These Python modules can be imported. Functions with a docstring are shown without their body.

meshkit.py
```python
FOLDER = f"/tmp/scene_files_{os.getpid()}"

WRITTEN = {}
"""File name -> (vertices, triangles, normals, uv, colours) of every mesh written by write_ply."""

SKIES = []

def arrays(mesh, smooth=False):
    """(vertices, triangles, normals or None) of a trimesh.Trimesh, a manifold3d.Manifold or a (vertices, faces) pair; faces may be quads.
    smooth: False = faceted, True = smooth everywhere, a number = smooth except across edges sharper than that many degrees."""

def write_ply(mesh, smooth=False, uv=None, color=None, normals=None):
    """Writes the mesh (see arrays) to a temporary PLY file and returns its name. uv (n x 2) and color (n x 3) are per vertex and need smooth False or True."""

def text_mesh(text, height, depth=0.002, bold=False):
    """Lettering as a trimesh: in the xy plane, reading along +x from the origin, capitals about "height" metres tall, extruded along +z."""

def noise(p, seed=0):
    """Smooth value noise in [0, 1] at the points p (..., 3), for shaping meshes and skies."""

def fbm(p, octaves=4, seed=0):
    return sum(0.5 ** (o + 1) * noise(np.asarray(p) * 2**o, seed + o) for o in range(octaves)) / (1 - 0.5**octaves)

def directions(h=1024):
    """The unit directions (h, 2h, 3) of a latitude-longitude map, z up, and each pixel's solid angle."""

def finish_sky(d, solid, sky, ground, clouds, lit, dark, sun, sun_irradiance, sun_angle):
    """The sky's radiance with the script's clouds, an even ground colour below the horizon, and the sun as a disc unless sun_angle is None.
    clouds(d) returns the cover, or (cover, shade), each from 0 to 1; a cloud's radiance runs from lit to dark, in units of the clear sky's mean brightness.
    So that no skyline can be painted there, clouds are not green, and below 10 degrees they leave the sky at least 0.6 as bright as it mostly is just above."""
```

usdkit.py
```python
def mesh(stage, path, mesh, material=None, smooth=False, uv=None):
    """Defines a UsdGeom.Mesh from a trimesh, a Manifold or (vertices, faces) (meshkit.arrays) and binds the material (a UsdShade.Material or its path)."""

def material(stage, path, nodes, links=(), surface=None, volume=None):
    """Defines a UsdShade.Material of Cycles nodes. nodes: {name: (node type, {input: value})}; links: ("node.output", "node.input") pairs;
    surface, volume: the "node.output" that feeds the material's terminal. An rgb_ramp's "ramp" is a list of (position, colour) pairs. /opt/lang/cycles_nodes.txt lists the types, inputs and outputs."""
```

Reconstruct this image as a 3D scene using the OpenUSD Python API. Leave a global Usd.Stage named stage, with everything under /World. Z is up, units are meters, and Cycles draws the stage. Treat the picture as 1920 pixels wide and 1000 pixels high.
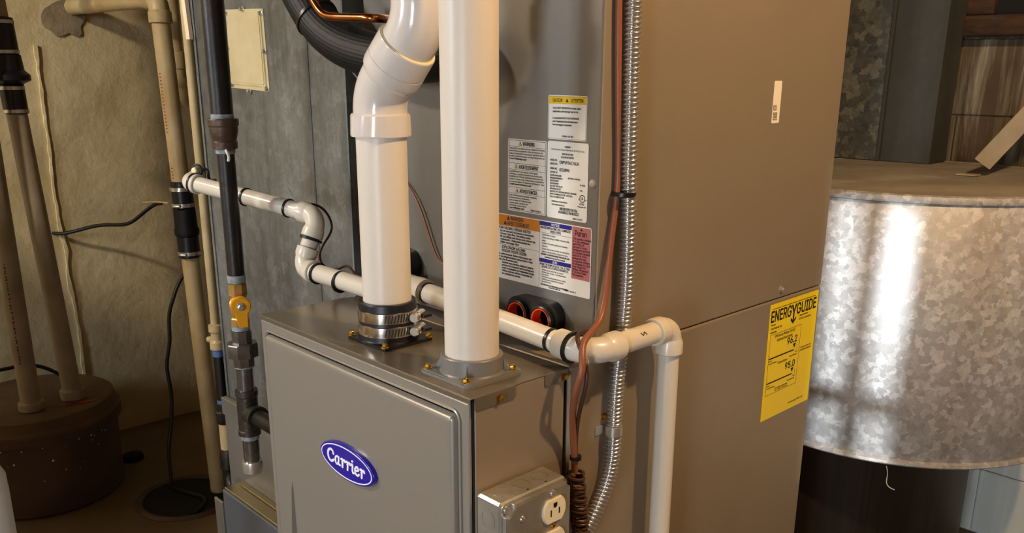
import math, random
import numpy as np, trimesh, usdkit, meshkit
from shapely.geometry import Polygon, Point, box as sbox
from shapely import affinity
from pxr import Usd, UsdGeom, UsdLux, UsdShade, Gf, Sdf, Vt

random.seed(7)
stage = Usd.Stage.CreateInMemory()
UsdGeom.SetStageUpAxis(stage, UsdGeom.Tokens.z)
UsdGeom.SetStageMetersPerUnit(stage, 1.0)
UsdGeom.Xform.Define(stage, '/World')
UsdGeom.Scope.Define(stage, '/World/Looks')

# ------------------------------------------------------------------ camera, lights, exposure
CAM = np.array([0.64256, -0.55402, 1.25683])
RIGHT = np.array([0.6889937, 0.72475614, 0.0040282])
FWD = np.array([-0.69433122, 0.66164342, -0.28307621])
UP = np.array([-0.20782645, 0.19224082, 0.95908896])
FPX, CX, CY = 1640.0, 960.0, 615.0
EXPOSURE = 1.35
cam = UsdGeom.Camera.Define(stage, '/World/camera')
m = np.eye(4); m[0, :3] = RIGHT; m[1, :3] = UP; m[2, :3] = -FWD; m[3, :3] = CAM
cam.AddTransformOp().Set(Gf.Matrix4d(m.tolist()))
cam.CreateHorizontalApertureAttr(36.0)
cam.CreateVerticalApertureAttr(36.0 * 1000 / 1920)
cam.CreateFocalLengthAttr(36.0 * FPX / 1920)
cam.CreateVerticalApertureOffsetAttr((CY - 500) / 1920 * 36.0)
cam.CreateHorizontalApertureOffsetAttr(0.0)
cam.CreateExposureAttr(EXPOSURE)
cam.CreateClippingRangeAttr(Gf.Vec2f(0.05, 100))


def sphere_light(name, pos, radius, watts, color):
    l = UsdLux.SphereLight.Define(stage, '/World/' + name)
    l.AddTranslateOp().Set(Gf.Vec3d(*map(float, pos)))
    l.CreateRadiusAttr(radius); l.CreateColorAttr(Gf.Vec3f(*color))
    l.CreateIntensityAttr(watts / (4 * math.pi * math.pi * radius ** 2))
    return l


def rect_light(name, pos, direction, w, h, radiance, color):
    l = UsdLux.RectLight.Define(stage, '/World/' + name)
    d = np.asarray(direction, float); d /= np.linalg.norm(d)
    z = -d; x = np.cross([0, 0, 1.0], z); x /= np.linalg.norm(x); y = np.cross(z, x)
    M = np.eye(4); M[0, :3] = x; M[1, :3] = y; M[2, :3] = z; M[3, :3] = pos
    l.AddTransformOp().Set(Gf.Matrix4d(M.tolist()))
    l.CreateWidthAttr(w); l.CreateHeightAttr(h)
    l.CreateIntensityAttr(radiance); l.CreateColorAttr(Gf.Vec3f(*color))
    return l


# all out of view: a warm bulb lighting the furnace side, a neutral bulb lighting the left wall and furnace front, daylight for the front, the drum and the low back wall, low sun for the drum patches
sphere_light('unseen_ceiling_bulb', (0.80, 0.42, 2.12), 0.035, 28.0, (1.0, 0.67, 0.35))
sphere_light('unseen_cellar_lamp', (-1.30, -1.19, 2.09), 0.06, 31.0, (1.0, 0.86, 0.69))
rect_light('unseen_window_daylight', (-1.25, -3.16, 1.62), (0, 1, 0), 0.60, 0.70, 18.0, (0.80, 0.89, 1.0))
rect_light('unseen_door_daylight', (1.36, -3.18, 0.80), (0, 1, 0), 0.62, 1.30, 12.5, (0.80, 0.90, 1.0))
sun = UsdLux.DistantLight.Define(stage, '/World/sun')  # aimed through an unseen window to lay bright patches on the drum
_d = np.array([-0.45, 0.90, -0.25]); _d /= np.linalg.norm(_d)
_z = -_d; _x = np.cross([0, 0, 1.0], _z); _x /= np.linalg.norm(_x); _y = np.cross(_z, _x)
_m = np.eye(4); _m[0, :3] = _x; _m[1, :3] = _y; _m[2, :3] = _z
sun.AddTransformOp().Set(Gf.Matrix4d(_m.tolist()))
sun.CreateAngleAttr(0.53); sun.CreateIntensityAttr(9500); sun.CreateColorAttr(Gf.Vec3f(0.80, 0.90, 1.0))
dome = UsdLux.DomeLight.Define(stage, '/World/sky')
dome.CreateIntensityAttr(0.02); dome.CreateColorAttr(Gf.Vec3f(0.75, 0.87, 1.0))

# ------------------------------------------------------------------ helpers
def ray(px, py):
    return FWD + RIGHT * (px - CX) / FPX - UP * (py - CY) / FPX
def at(px, py, ax, val):
    r = ray(px, py); return CAM + r * (val - CAM[ax]) / r[ax]
def dep(px, py, d):
    return CAM + ray(px, py) * d


THINGS = []
class Thing:
    def __init__(self, name, label=None, cat=None, group=None, kind=None):
        self.name, self.label, self.cat, self.group, self.kind = name, label, cat, group, kind
        self.parts = []; THINGS.append(self)
    def add(self, pname, mesh, mat, parent=None, label=None, smooth=30, kind=None):
        v, f, n = meshkit.arrays(mesh, smooth)
        self.parts.append(dict(name=pname, v=v, f=f, n=n, mat=mat, parent=parent, label=label, kind=kind))
        return len(self.parts) - 1

_used = {}
def numbered(path):
    k = _used.get(path, 0); _used[path] = k + 1
    return path if k == 0 else '%s_%03d' % (path, k)

def put_mesh(path, p, base):
    g = UsdGeom.Mesh.Define(stage, path)
    g.CreatePointsAttr(Vt.Vec3fArray.FromNumpy((p['v'] - base).astype(np.float32)))
    g.CreateFaceVertexCountsAttr(Vt.IntArray.FromNumpy(np.full(len(p['f']), 3, np.int32)))
    g.CreateFaceVertexIndicesAttr(Vt.IntArray.FromNumpy(np.asarray(p['f'], np.int32).ravel()))
    g.CreateSubdivisionSchemeAttr('none')
    if p['n'] is not None:
        g.CreateNormalsAttr(Vt.Vec3fArray.FromNumpy(p['n'].astype(np.float32))); g.SetNormalsInterpolation('vertex')
    UsdShade.MaterialBindingAPI.Apply(g.GetPrim()).Bind(M[p['mat']])
    return g

def finish():
    for t in THINGS:
        allv = np.vstack([p['v'] for p in t.parts])
        lo, hi = allv.min(0), allv.max(0)
        base = np.array([(lo[0] + hi[0]) / 2, (lo[1] + hi[1]) / 2, lo[2]]).round(4)
        path = numbered('/World/' + t.name)
        if len(t.parts) == 1:
            g = put_mesh(path, t.parts[0], base)
        else:
            g = UsdGeom.Xform.Define(stage, path)
        g.AddTranslateOp().Set(Gf.Vec3d(*base.tolist()))
        o = g.GetPrim()
        for k, val in (('label', t.label), ('category', t.cat), ('group', t.group), ('kind', t.kind)):
            if val: o.SetCustomDataByKey(k, val)
        if len(t.parts) > 1:
            for p in t.parts:
                up = path if p['parent'] is None else t.parts[p['parent']]['path']
                p['path'] = numbered(up + '/' + p['name'])
                q = put_mesh(p['path'], p, base).GetPrim()
                if p['label']: q.SetCustomDataByKey('label', p['label'])
                if p['kind']: q.SetCustomDataByKey('kind', p['kind'])

cat = trimesh.util.concatenate
def rbox(x0, x1, y0, y1, z0, z1, b=0.002):
    x0, x1 = sorted((x0, x1)); y0, y1 = sorted((y0, y1)); z0, z1 = sorted((z0, z1))
    b = min(b, (x1 - x0) * .49, (y1 - y0) * .49, (z1 - z0) * .49)
    pts = []
    for sx, X in ((1, x0), (-1, x1)):
        for sy, Y in ((1, y0), (-1, y1)):
            for sz, Z in ((1, z0), (-1, z1)):
                pts += [(X, Y + sy * b, Z + sz * b), (X + sx * b, Y, Z + sz * b), (X + sx * b, Y + sy * b, Z)]
    return trimesh.convex.convex_hull(np.array(pts))

def frame(d):
    d = np.asarray(d, float); d = d / np.linalg.norm(d)
    a = np.array([0, 0, 1.0]) if abs(d[2]) < 0.9 else np.array([1.0, 0, 0])
    u = np.cross(a, d); u /= np.linalg.norm(u); return u, np.cross(d, u), d

def lathe(o, d, prof, n=32):
    """profile [(radius, along)] turned about the axis through o along d; ends on the axis close it"""
    u, v, w = frame(d); o = np.asarray(o, float)
    P = np.array(prof, float); a = np.arange(n) * 2 * np.pi / n
    V = o + P[:, None, 1, None] * w + P[:, None, 0, None] * (np.cos(a)[None, :, None] * u + np.sin(a)[None, :, None] * v)
    k = len(P); i, j = np.meshgrid(np.arange(k - 1), np.arange(n), indexing='ij'); jn = (j + 1) % n
    q = np.stack([i * n + j, i * n + jn, (i + 1) * n + jn, (i + 1) * n + j], -1).reshape(-1, 4)
    V = V.reshape(-1, 3); F = np.vstack([q[:, [0, 1, 2]], q[:, [0, 2, 3]]])
    caps = []
    V = np.vstack([V, o + w * P[0, 1], o + w * P[-1, 1]]); c0, c1 = k * n, k * n + 1
    jj = np.arange(n); jj2 = (jj + 1) % n
    caps.append(np.stack([np.full(n, c0), jj2, jj], 1))
    caps.append(np.stack([np.full(n, c1), (k - 1) * n + jj, (k - 1) * n + jj2], 1))
    return trimesh.Trimesh(V, np.vstack([F] + caps), process=False)

def cyl(a, b, r, n=28, ch=0.0015):
    a, b = np.asarray(a, float), np.asarray(b, float); L = np.linalg.norm(b - a); ch = min(ch, r * .4, L * .3)
    return lathe(a, b - a, [(r - ch, 0), (r, ch), (r, L - ch), (r - ch, L)], n)

def sweep(points, radii, n=16, caps=True):
    p = np.asarray(points, float); k = len(p)
    r = np.broadcast_to(np.asarray(radii, float), (k,))
    t = np.gradient(p, axis=0); t /= np.linalg.norm(t, axis=1, keepdims=True) + 1e-12
    u = frame(t[0])[0]; U = [u]
    for i in range(1, k):
        u = u - t[i] * (u @ t[i]); u /= np.linalg.norm(u) + 1e-12; U.append(u)
    U = np.array(U); W = np.cross(t, U); a = np.arange(n) * 2 * np.pi / n
    V = p[:, None] + r[:, None, None] * (np.cos(a)[None, :, None] * U[:, None] + np.sin(a)[None, :, None] * W[:, None])
    i, j = np.meshgrid(np.arange(k - 1), np.arange(n), indexing='ij'); jn = (j + 1) % n
    q = np.stack([i * n + j, i * n + jn, (i + 1) * n + jn, (i + 1) * n + j], -1).reshape(-1, 4)
    F = np.vstack([q[:, [0, 1, 2]], q[:, [0, 2, 3]]]); V = V.reshape(-1, 3)
    if caps:
        V = np.vstack([V, p[0], p[-1]]); jj = np.arange(n); j2 = (jj + 1) % n
        F = np.vstack([F, np.stack([np.full(n, k * n), j2, jj], 1), np.stack([np.full(n, k * n + 1), (k - 1) * n + jj, (k - 1) * n + j2], 1)])
    return trimesh.Trimesh(V, F, process=False)

def resample(p, step):
    p = np.asarray(p, float); s = np.r_[0, np.cumsum(np.linalg.norm(np.diff(p, axis=0), axis=1))]
    q = np.linspace(0, s[-1], max(2, int(round(s[-1] / step)) + 1))
    return np.stack([np.interp(q, s, p[:, k]) for k in range(3)], 1)

def spline(ctrl, step=0.006):
    from scipy.interpolate import CubicSpline, PchipInterpolator
    c = np.asarray(ctrl, float); s = np.r_[0, np.cumsum(np.linalg.norm(np.diff(c, axis=0), axis=1) ** .6)]
    f = CubicSpline(s, c, bc_type='natural'); return resample(f(np.linspace(0, s[-1], 600)), step)

def elbow_path(a, b, c, rad, step=0.003):
    """arc that turns from a->b into b->c; starts and ends rad*tan(half) from b"""
    a, b, c = map(lambda x: np.asarray(x, float), (a, b, c))
    d0 = (b - a) / np.linalg.norm(b - a); d1 = (c - b) / np.linalg.norm(c - b)
    ang = math.acos(np.clip(d0 @ d1, -1, 1)); t = rad * math.tan(ang / 2)
    s = b - d0 * t; nrm = d1 - d0 * (d0 @ d1); nrm /= np.linalg.norm(nrm); o = s + nrm * rad
    th = np.linspace(0, ang, max(6, int(ang * rad / step)))
    return np.array([o - nrm * rad * math.cos(x) + d0 * rad * math.sin(x) for x in th]), d0, d1

def fitting_elbow(a, b, c, rad, r_body, r_hub, hub, n=28):
    """pvc elbow: a smooth bend with a thicker socket at either end; returns mesh and its two ends"""
    path, d0, d1 = elbow_path(a, b, c, rad)
    L = np.linalg.norm
    e0, e1 = path[0] - d0 * hub, path[-1] + d1 * hub
    body = sweep(np.vstack([path[0] - d0 * .002, path, path[-1] + d1 * .002]), r_body, n, caps=False)
    pr = [(r_body * .97, -.004), (r_hub, .003), (r_hub, hub - .001), (r_hub - .001, hub)]
    h0 = lathe(path[0], -d0, pr, n); h1 = lathe(path[-1], d1, pr, n)
    return cat([body, h0, h1]), e0, e1

def on_plane(mesh, o, u, v):
    """moves a mesh laid in xy (z towards the viewer) to origin o with axes u, v"""
    u, v = np.asarray(u, float), np.asarray(v, float); T = np.eye(4)
    T[:3, 0], T[:3, 1], T[:3, 2], T[:3, 3] = u, v, np.cross(u, v), o
    mm = mesh.copy(); mm.apply_transform(T); return mm

def plate(poly, depth):
    polys = getattr(poly, 'geoms', [poly])
    return cat([trimesh.creation.extrude_polygon(g, depth, engine='earcut') for g in polys])

def rrect(x0, y0, x1, y1, r):
    return sbox(x0 + r, y0 + r, x1 - r, y1 - r).buffer(r, quad_segs=5)

def text(s, h, w=None, x=0, y=0, bold=False, align='l', depth=0.0002):
    t = meshkit.text_mesh(s, h, depth, bold)
    b = t.bounds
    sx = 1.0 if w is None else w / (b[1, 0] - b[0, 0])
    W = (b[1, 0] - b[0, 0]) * sx
    off = {'l': 0, 'c': -W / 2, 'r': -W}[align]
    t.vertices[:, 0] = (t.vertices[:, 0] - b[0, 0]) * sx + x + off
    t.vertices[:, 1] += y
    return t

def hexhead(o, d, r=0.0045, h=0.004):
    u, v, w = frame(d)
    flange = lathe(o, d, [(r * 1.35, -0.0005), (r * 1.35, .0008), (r * 1.1, .0013)], 20)
    head = lathe(np.asarray(o) + np.asarray(w) * .0008, d, [(r, 0), (r, h * .75), (r * .8, h)], 6)
    dish = lathe(np.asarray(o) + np.asarray(w) * (h + .0006), d, [(r * .55, 0), (r * .45, .0004)], 10)
    return cat([flange, head, dish])

def panhead(o, d, r=0.0045, h=0.0025):
    return lathe(o, d, [(r, -.0003), (r, h * .3), (r * .85, h * .75), (r * .45, h)], 18)

# ------------------------------------------------------------------ materials
M = {}
def lin(h):
    h = h.lstrip('#'); c = np.array([int(h[i:i + 2], 16) / 255 for i in (0, 2, 4)])
    return tuple(np.where(c <= .04045, c / 12.92, ((c + .055) / 1.055) ** 2.4))

def mat(name, col, rough=0.5, metal=0.0, col2=None, scale=8.0, stretch=(1, 1, 1), bump=0.0, bscale=60.0, bdist=.004, rough2=None, spec=0.5, detail=4.0, coat=0.0, lo=.35, hi=.65, aniso=0.0, bstretch=(1, 1, 1)):
    c1 = lin(col) if isinstance(col, str) else col
    nodes = {'p': ('principled_bsdf', {'base_color': c1, 'roughness': rough, 'metallic': metal, 'specular_ior_level': spec, 'coat_weight': coat, 'coat_roughness': .15})}
    links = []
    if col2 is not None or rough2 is not None or bump:
        nodes['g'] = ('geometry', {})
        nodes['mp'] = ('mapping', {'scale': stretch})
        links += [('g.position', 'mp.vector')]
    if col2 is not None or rough2 is not None:
        nodes['n'] = ('noise_texture', {'scale': scale, 'detail': detail, 'roughness': .6})
        links += [('mp.vector', 'n.vector')]
    if col2 is not None:
        c2 = lin(col2) if isinstance(col2, str) else col2
        nodes['r'] = ('rgb_ramp', {'ramp': [(lo, c1), (hi, c2)]})
        links += [('n.fac', 'r.fac'), ('r.color', 'p.base_color')]
    if rough2 is not None:
        nodes['mr'] = ('map_range', {'from_min': .3, 'from_max': .7, 'to_min': rough, 'to_max': rough2, 'clamp': True})
        links += [('n.fac', 'mr.value'), ('mr.result', 'p.roughness')]
    if bump:
        nodes['bm'] = ('mapping', {'scale': bstretch})
        nodes['bn'] = ('noise_texture', {'scale': bscale, 'detail': 4.0, 'roughness': .6})
        nodes['b'] = ('bump', {'strength': min(1.0, bump), 'distance': bdist})
        links += [('g.position', 'bm.vector'), ('bm.vector', 'bn.vector'), ('bn.fac', 'b.height'), ('b.normal', 'p.normal')]
    M[name] = usdkit.material(stage, '/World/Looks/' + name, nodes, links, surface='p.BSDF')

def spangle(name, dark, light, scale, rough_lo, rough_hi, metal=0.9, bump=0.25, stain=None, stretch=(2.2, 2.2, .7), flake=.5):
    """galvanised sheet: feathery crystal flakes, each with its own brightness and gloss, under broad stains"""
    nodes = {'g': ('geometry', {}),
             'wn': ('noise_texture', {'scale': scale * 1.1, 'detail': 4.0, 'roughness': .7}),
             'wm': ('vector_math', {'math_type': 'multiply_add', 'vector2': (1.9 / scale, 1.9 / scale, 1.9 / scale)}),
             'v': ('voronoi_texture', {'scale': scale, 'feature': 'f1', 'randomness': 1.0}),
             'hv': ('white_noise_texture', {'dimensions': '3D'}),
             'fn': ('noise_texture', {'scale': scale * .9, 'detail': 5.0, 'roughness': .65, 'distortion': 2.2}),
             'mf': ('mix', {'fac': flake}),
             'r': ('rgb_ramp', {'ramp': [(0.12, dark), (.52, tuple(.62 * np.array(dark) + .38 * np.array(light))), (.80, light)]}),
             'mr': ('map_range', {'from_min': .2, 'from_max': .8, 'to_min': rough_lo, 'to_max': rough_hi, 'clamp': True}),
             'b': ('bump', {'strength': bump, 'distance': .002}),
             'big': ('noise_texture', {'scale': 3.0, 'detail': 5.0, 'roughness': .65}),
             'bm': ('mapping', {'scale': stretch}),
             'br': ('rgb_ramp', {'ramp': [(.35, stain or (.8, .8, .8)), (.6, (1, 1, 1))]}),
             'mx': ('mix_color', {'blend_type': 'multiply', 'fac': 1.0}),
             'p': ('principled_bsdf', {'metallic': metal, 'specular_ior_level': .5})}
    links = [('g.position', 'wn.vector'), ('wn.color', 'wm.vector1'), ('g.position', 'wm.vector3'), ('wm.vector', 'v.vector'), ('g.position', 'fn.vector'),
             ('v.position', 'hv.vector'), ('fn.fac', 'mf.color1'), ('hv.value', 'mf.color2'), ('mf.color', 'r.fac'), ('mf.color', 'mr.value'), ('mf.color', 'b.height'), ('b.normal', 'p.normal'),
             ('g.position', 'bm.vector'), ('bm.vector', 'big.vector'), ('big.fac', 'br.fac'), ('r.color', 'mx.a'), ('br.color', 'mx.b'), ('mx.result', 'p.base_color'), ('mr.result', 'p.roughness')]
    M[name] = usdkit.material(stage, '/World/Looks/' + name, nodes, links, surface='p.BSDF')

mat('furnace_paint_warm_lit', (.36, .29, .205), .34, .45, bump=.05, bscale=900, spec=.5, rough2=.44, scale=5)  # same paint as the door, browned to carry the warm light
mat('furnace_door_paint', (.35, .325, .28), .30, .45, bump=.05, bscale=900)
mat('coil_front_paint', (.24, .228, .205), .32, .4, bump=.05, bscale=700, col2=(.20, .188, .168), scale=3.0)
mat('top_plate_paint_dimmed', (.20, .17, .125), .26, .5, bump=.04, bscale=700)  # furnace paint darkened to stand for dim reflections on the top
mat('dark_gap', '#0d0b09', .8)
mat('pvc_vent', '#d8cec0', .38, bump=.03, bscale=200)
mat('pvc_fitting', '#d5ccc4', .16, coat=.3)
mat('pvc_drain', '#d9d0bf', .28, coat=.2)
mat('pvc_old', '#c8b48a', .42, col2='#b29b6c', scale=9, bump=.05)
mat('pvc_dusty', '#ab9c82', .5, col2='#93856c', scale=9, bump=.05)
mat('pvc_white', '#ddd8d0', .35)
mat('pvc_cement', '#e6dcae', .35)
mat('grey_pvc', '#77746f', .35)
mat('black_rubber', '#15131a', .38)
mat('black_plastic', '#121110', .35)
mat('black_cable', '#14110f', .45)
mat('brown_cable', '#8a5238', .42)
mat('brown_wire', '#4a2c1e', .4)
mat('stainless', '#e2ded6', .14, 1.0, rough2=.22, scale=200)
mat('zinc', '#d2cec4', .28, .8)
mat('zinc_box', '#b3afa6', .34, .6, col2='#9b978e', scale=14, bump=.05, bscale=80)
mat('brass_screw', '#c89b3e', .28, 1.0)
mat('brass', '#e2c27c', .30, .8, col2='#c8a764', scale=30)
mat('valve_yellow', '#eda51c', .35)
mat('black_iron', '#1a1715', .40, .3, col2='#2a221d', scale=25, bump=.12, bscale=120)
mat('iron_fitting', '#524d47', .38, .7, col2='#3a352f', scale=30, bump=.2, bscale=140)
mat('dark_steel', '#8e8c8a', .26, .85, col2='#5a5755', scale=18, bump=.08, bscale=140)
mat('thread_sealant', '#9fa6aa', .5, col2='#6f7478', scale=90)
mat('reducer_iron', '#46362a', .45, .4, col2='#5a4636', scale=30, bump=.2, bscale=140)
mat('blue_sealant', '#4f6f9a', .5)
mat('copper', '#c47a48', .22, 1.0, col2='#a4622f', scale=30)
mat('conduit_steel', '#c9c8c6', .26, .85)
mat('plastic_ivory', '#efe2c2', .3, coat=.2)
mat('slot_black', '#0a0806', .6)
mat('badge_blue', '#1a0f9e', .2, coat=.5)
mat('badge_side', '#18105e', .25, coat=.5)
mat('badge_white', '#f4f2fa', .3)
mat('label_white', '#e2ddd2', .35)
mat('label_cream', '#efe3cb', .4)
mat('label_yellow', '#f8dc14', .35)
mat('label_header_yellow', '#d9b218', .35)
mat('label_orange', '#c9780f', .35)
mat('label_blue', '#161a78', .35)
mat('label_pink', '#b4686a', .35)
mat('print_black', '#17120d', .5)
mat('print_red', '#a8402c', .5)
mat('port_red', '#f2502c', .28, coat=.3)
mat('port_dark', '#5c120a', .4)
mat('concrete_paint', '#d4c49a', .75, col2='#c0ad80', scale=2.6, bump=.9, bscale=13, bdist=.008, detail=6)
mat('concrete_edge', '#efe0b4', .75, bump=.9, bscale=40, col2='#d0bb88', scale=20)
mat('mortar_patch', '#9a8b6e', .9, bump=.9, bscale=40, col2='#7d7058', scale=14)
mat('floor_concrete', '#7a6648', .85, col2='#6d5a3e', scale=3.0, bump=.6, bscale=22, detail=6)
mat('ceiling_wood', '#6f5a42', .8)
mat('bucket_brown', '#4a3526', .6, col2='#5e4634', scale=6, bump=.2, bscale=30)
mat('bucket_lid', '#6b5234', .7, col2='#57432c', scale=8, bump=.3, bscale=40)
mat('red_tape', '#a3303a', .5)
mat('unseen_brown_boards', '#7d5a36', .6, col2='#5c3f24', scale=3, stretch=(1, 8, .6), bump=.2, bscale=30)
mat('dust_top', '#aaa294', .85, col2='#938a7c', scale=7, bump=.3, bscale=60, metal=.1)
mat('dark_jacket', '#2a2016', .5, col2='#1a130c', scale=3, stretch=(16, 16, .5), lo=.4, hi=.6)
mat('rusty_wood', '#54391f', .85, col2='#2c1c10', scale=7, stretch=(1.0, 4, 4), bump=.5, bscale=30)
mat('pale_wood', '#ead9bd', .6, col2='#dcc09c', scale=12)
mat('grey_strap', '#b3a68e', .65, .2, col2='#a09278', scale=10)
mat('filter_steel', '#b8b3aa', .30, .7, col2='#a09a90', scale=5)
mat('filter_grey', '#6f7378', .35, .4)
mat('lip_metal_warm_lit', '#a89c80', .24, .95)  # steel tinted gold for the warm light on the lip
mat('cover_warm_sheen', '#e2d6b4', .32, .45, col2='#d2c498', scale=9, bump=.25, bscale=10)  # galvanized plate with its warm reflection put into the colour
mat('pipe_foam_black', '#0a0909', .55, bump=.15, bscale=300, spec=.35)
spangle('galv_drum', (.38, .365, .35), (.74, .72, .69), 80.0, .54, .66, metal=.34, bump=.12, stain=(.84, .80, .75))
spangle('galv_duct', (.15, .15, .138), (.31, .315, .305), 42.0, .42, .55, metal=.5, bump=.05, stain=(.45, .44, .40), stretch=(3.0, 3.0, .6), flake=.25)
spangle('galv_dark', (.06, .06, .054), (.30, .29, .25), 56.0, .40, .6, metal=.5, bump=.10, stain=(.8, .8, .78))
spangle('galv_dull', (.062, .060, .050), (.085, .082, .070), 40.0, .6, .7, metal=.2, bump=.03, stain=(.75, .75, .72), stretch=(4, 4, .5), flake=.3)

def wall_streaks(name):
    """old foundation wall: brown distemper with pale mineral runs, low down a grey whitewash paled to paint in cool daylight"""
    nodes = {'g': ('geometry', {}), 'ms': ('mapping', {'scale': (17, 17, 1.1)}), 'ns': ('noise_texture', {'scale': 1.3, 'detail': 6.0, 'roughness': .68, 'distortion': .35}),
             'rs': ('rgb_ramp', {'ramp': [(.46, (0, 0, 0)), (.56, (.35, .35, .35)), (.68, (1, 1, 1))]}),
             'nb': ('noise_texture', {'scale': 4.0, 'detail': 6.0}),
             'rb': ('rgb_ramp', {'ramp': [(.35, lin('#3a2e1e')), (.65, lin('#5e4c34'))]}),
             'sx': ('separate_xyz', {}),
             'mz': ('map_range', {'from_min': .34, 'from_max': .50, 'to_min': 1.0, 'to_max': 0.0, 'clamp': True}),
             'mg': ('mix_color', {'b': lin('#d6dad0')}),  # whitewash tone lightened to stand for cool daylight on the low wall
             'ms2': ('mix_color', {'a': lin('#b9b09a'), 'b': lin('#f4f3ec')}), 'mx': ('mix_color', {}),
             'fm': ('math', {'math_type': 'multiply', 'value2': .8}),
             'b': ('bump', {'strength': .5, 'distance': .004}), 'p': ('principled_bsdf', {'roughness': .8})}
    links = [('g.position', 'ms.vector'), ('ms.vector', 'ns.vector'), ('ns.fac', 'rs.fac'), ('g.position', 'nb.vector'), ('nb.fac', 'rb.fac'),
             ('g.position', 'sx.vector'), ('sx.z', 'mz.value'), ('mz.result', 'mg.fac'), ('rb.color', 'mg.a'), ('mg.result', 'mx.a'), ('mz.result', 'ms2.fac'), ('ms2.result', 'mx.b'), ('rs.color', 'fm.value1'), ('fm.value', 'mx.fac'),
             ('mx.result', 'p.base_color'), ('nb.fac', 'b.height'), ('b.normal', 'p.normal')]
    M[name] = usdkit.material(stage, '/World/Looks/' + name, nodes, links, surface='p.BSDF')
wall_streaks('block_wall')
M['window_glass'] = usdkit.material(stage, '/World/Looks/window_glass',
    {'t': ('transparent_bsdf', {}), 'g': ('glossy_bsdf', {'roughness': .02}), 'f': ('fresnel', {'IOR': 1.45}), 'm': ('mix_closure', {})},
    [('f.fac', 'm.fac'), ('t.BSDF', 'm.closure1'), ('g.BSDF', 'm.closure2')], surface='m.closure')

X, Y, Z = np.eye(3)
# ================================================================== THE SETTING
X0, X1, Y0, Y1, ZC = -2.45, 2.60, -3.00, 1.935, 2.35
def setting(name, mat_, *meshes, kind='structure'):
    t = Thing(name, kind=kind); t.add(name, cat(list(meshes)) if len(meshes) > 1 else meshes[0], mat_, smooth=False); return t

def grid_wall(o, u, v, nu, nv, lu, lv, amp, freq, seed, thick):
    """a wall of real thickness whose face (normal u x v) is gently uneven"""
    o, u, v = map(lambda q: np.asarray(q, float), (o, u, v)); n = np.cross(u, v)
    a, b = np.meshgrid(np.linspace(0, lu, nu), np.linspace(0, lv, nv), indexing='ij')
    P = o + a[..., None] * u + b[..., None] * v
    h = (meshkit.fbm(P * freq, 4, seed) - .5) * 2 * amp
    edge = np.minimum.reduce([a, lu - a, b, lv - b]); h = h * np.clip(edge / .1, 0, 1)
    V = (P + h[..., None] * n).reshape(-1, 3)
    i, j = np.meshgrid(np.arange(nu - 1), np.arange(nv - 1), indexing='ij')
    q = np.stack([i * nv + j, (i + 1) * nv + j, (i + 1) * nv + j + 1, i * nv + j + 1], -1).reshape(-1, 4)
    face = trimesh.Trimesh(V, np.vstack([q[:, [0, 1, 2]], q[:, [0, 2, 3]]]), process=False)
    c = np.array([o, o + u * lu, o + u * lu + v * lv, o + v * lv]); back = c - n * thick
    corners = np.vstack([c - n * .02, back]); slab = trimesh.convex.convex_hull(corners)
    return cat([face, slab])

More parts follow.
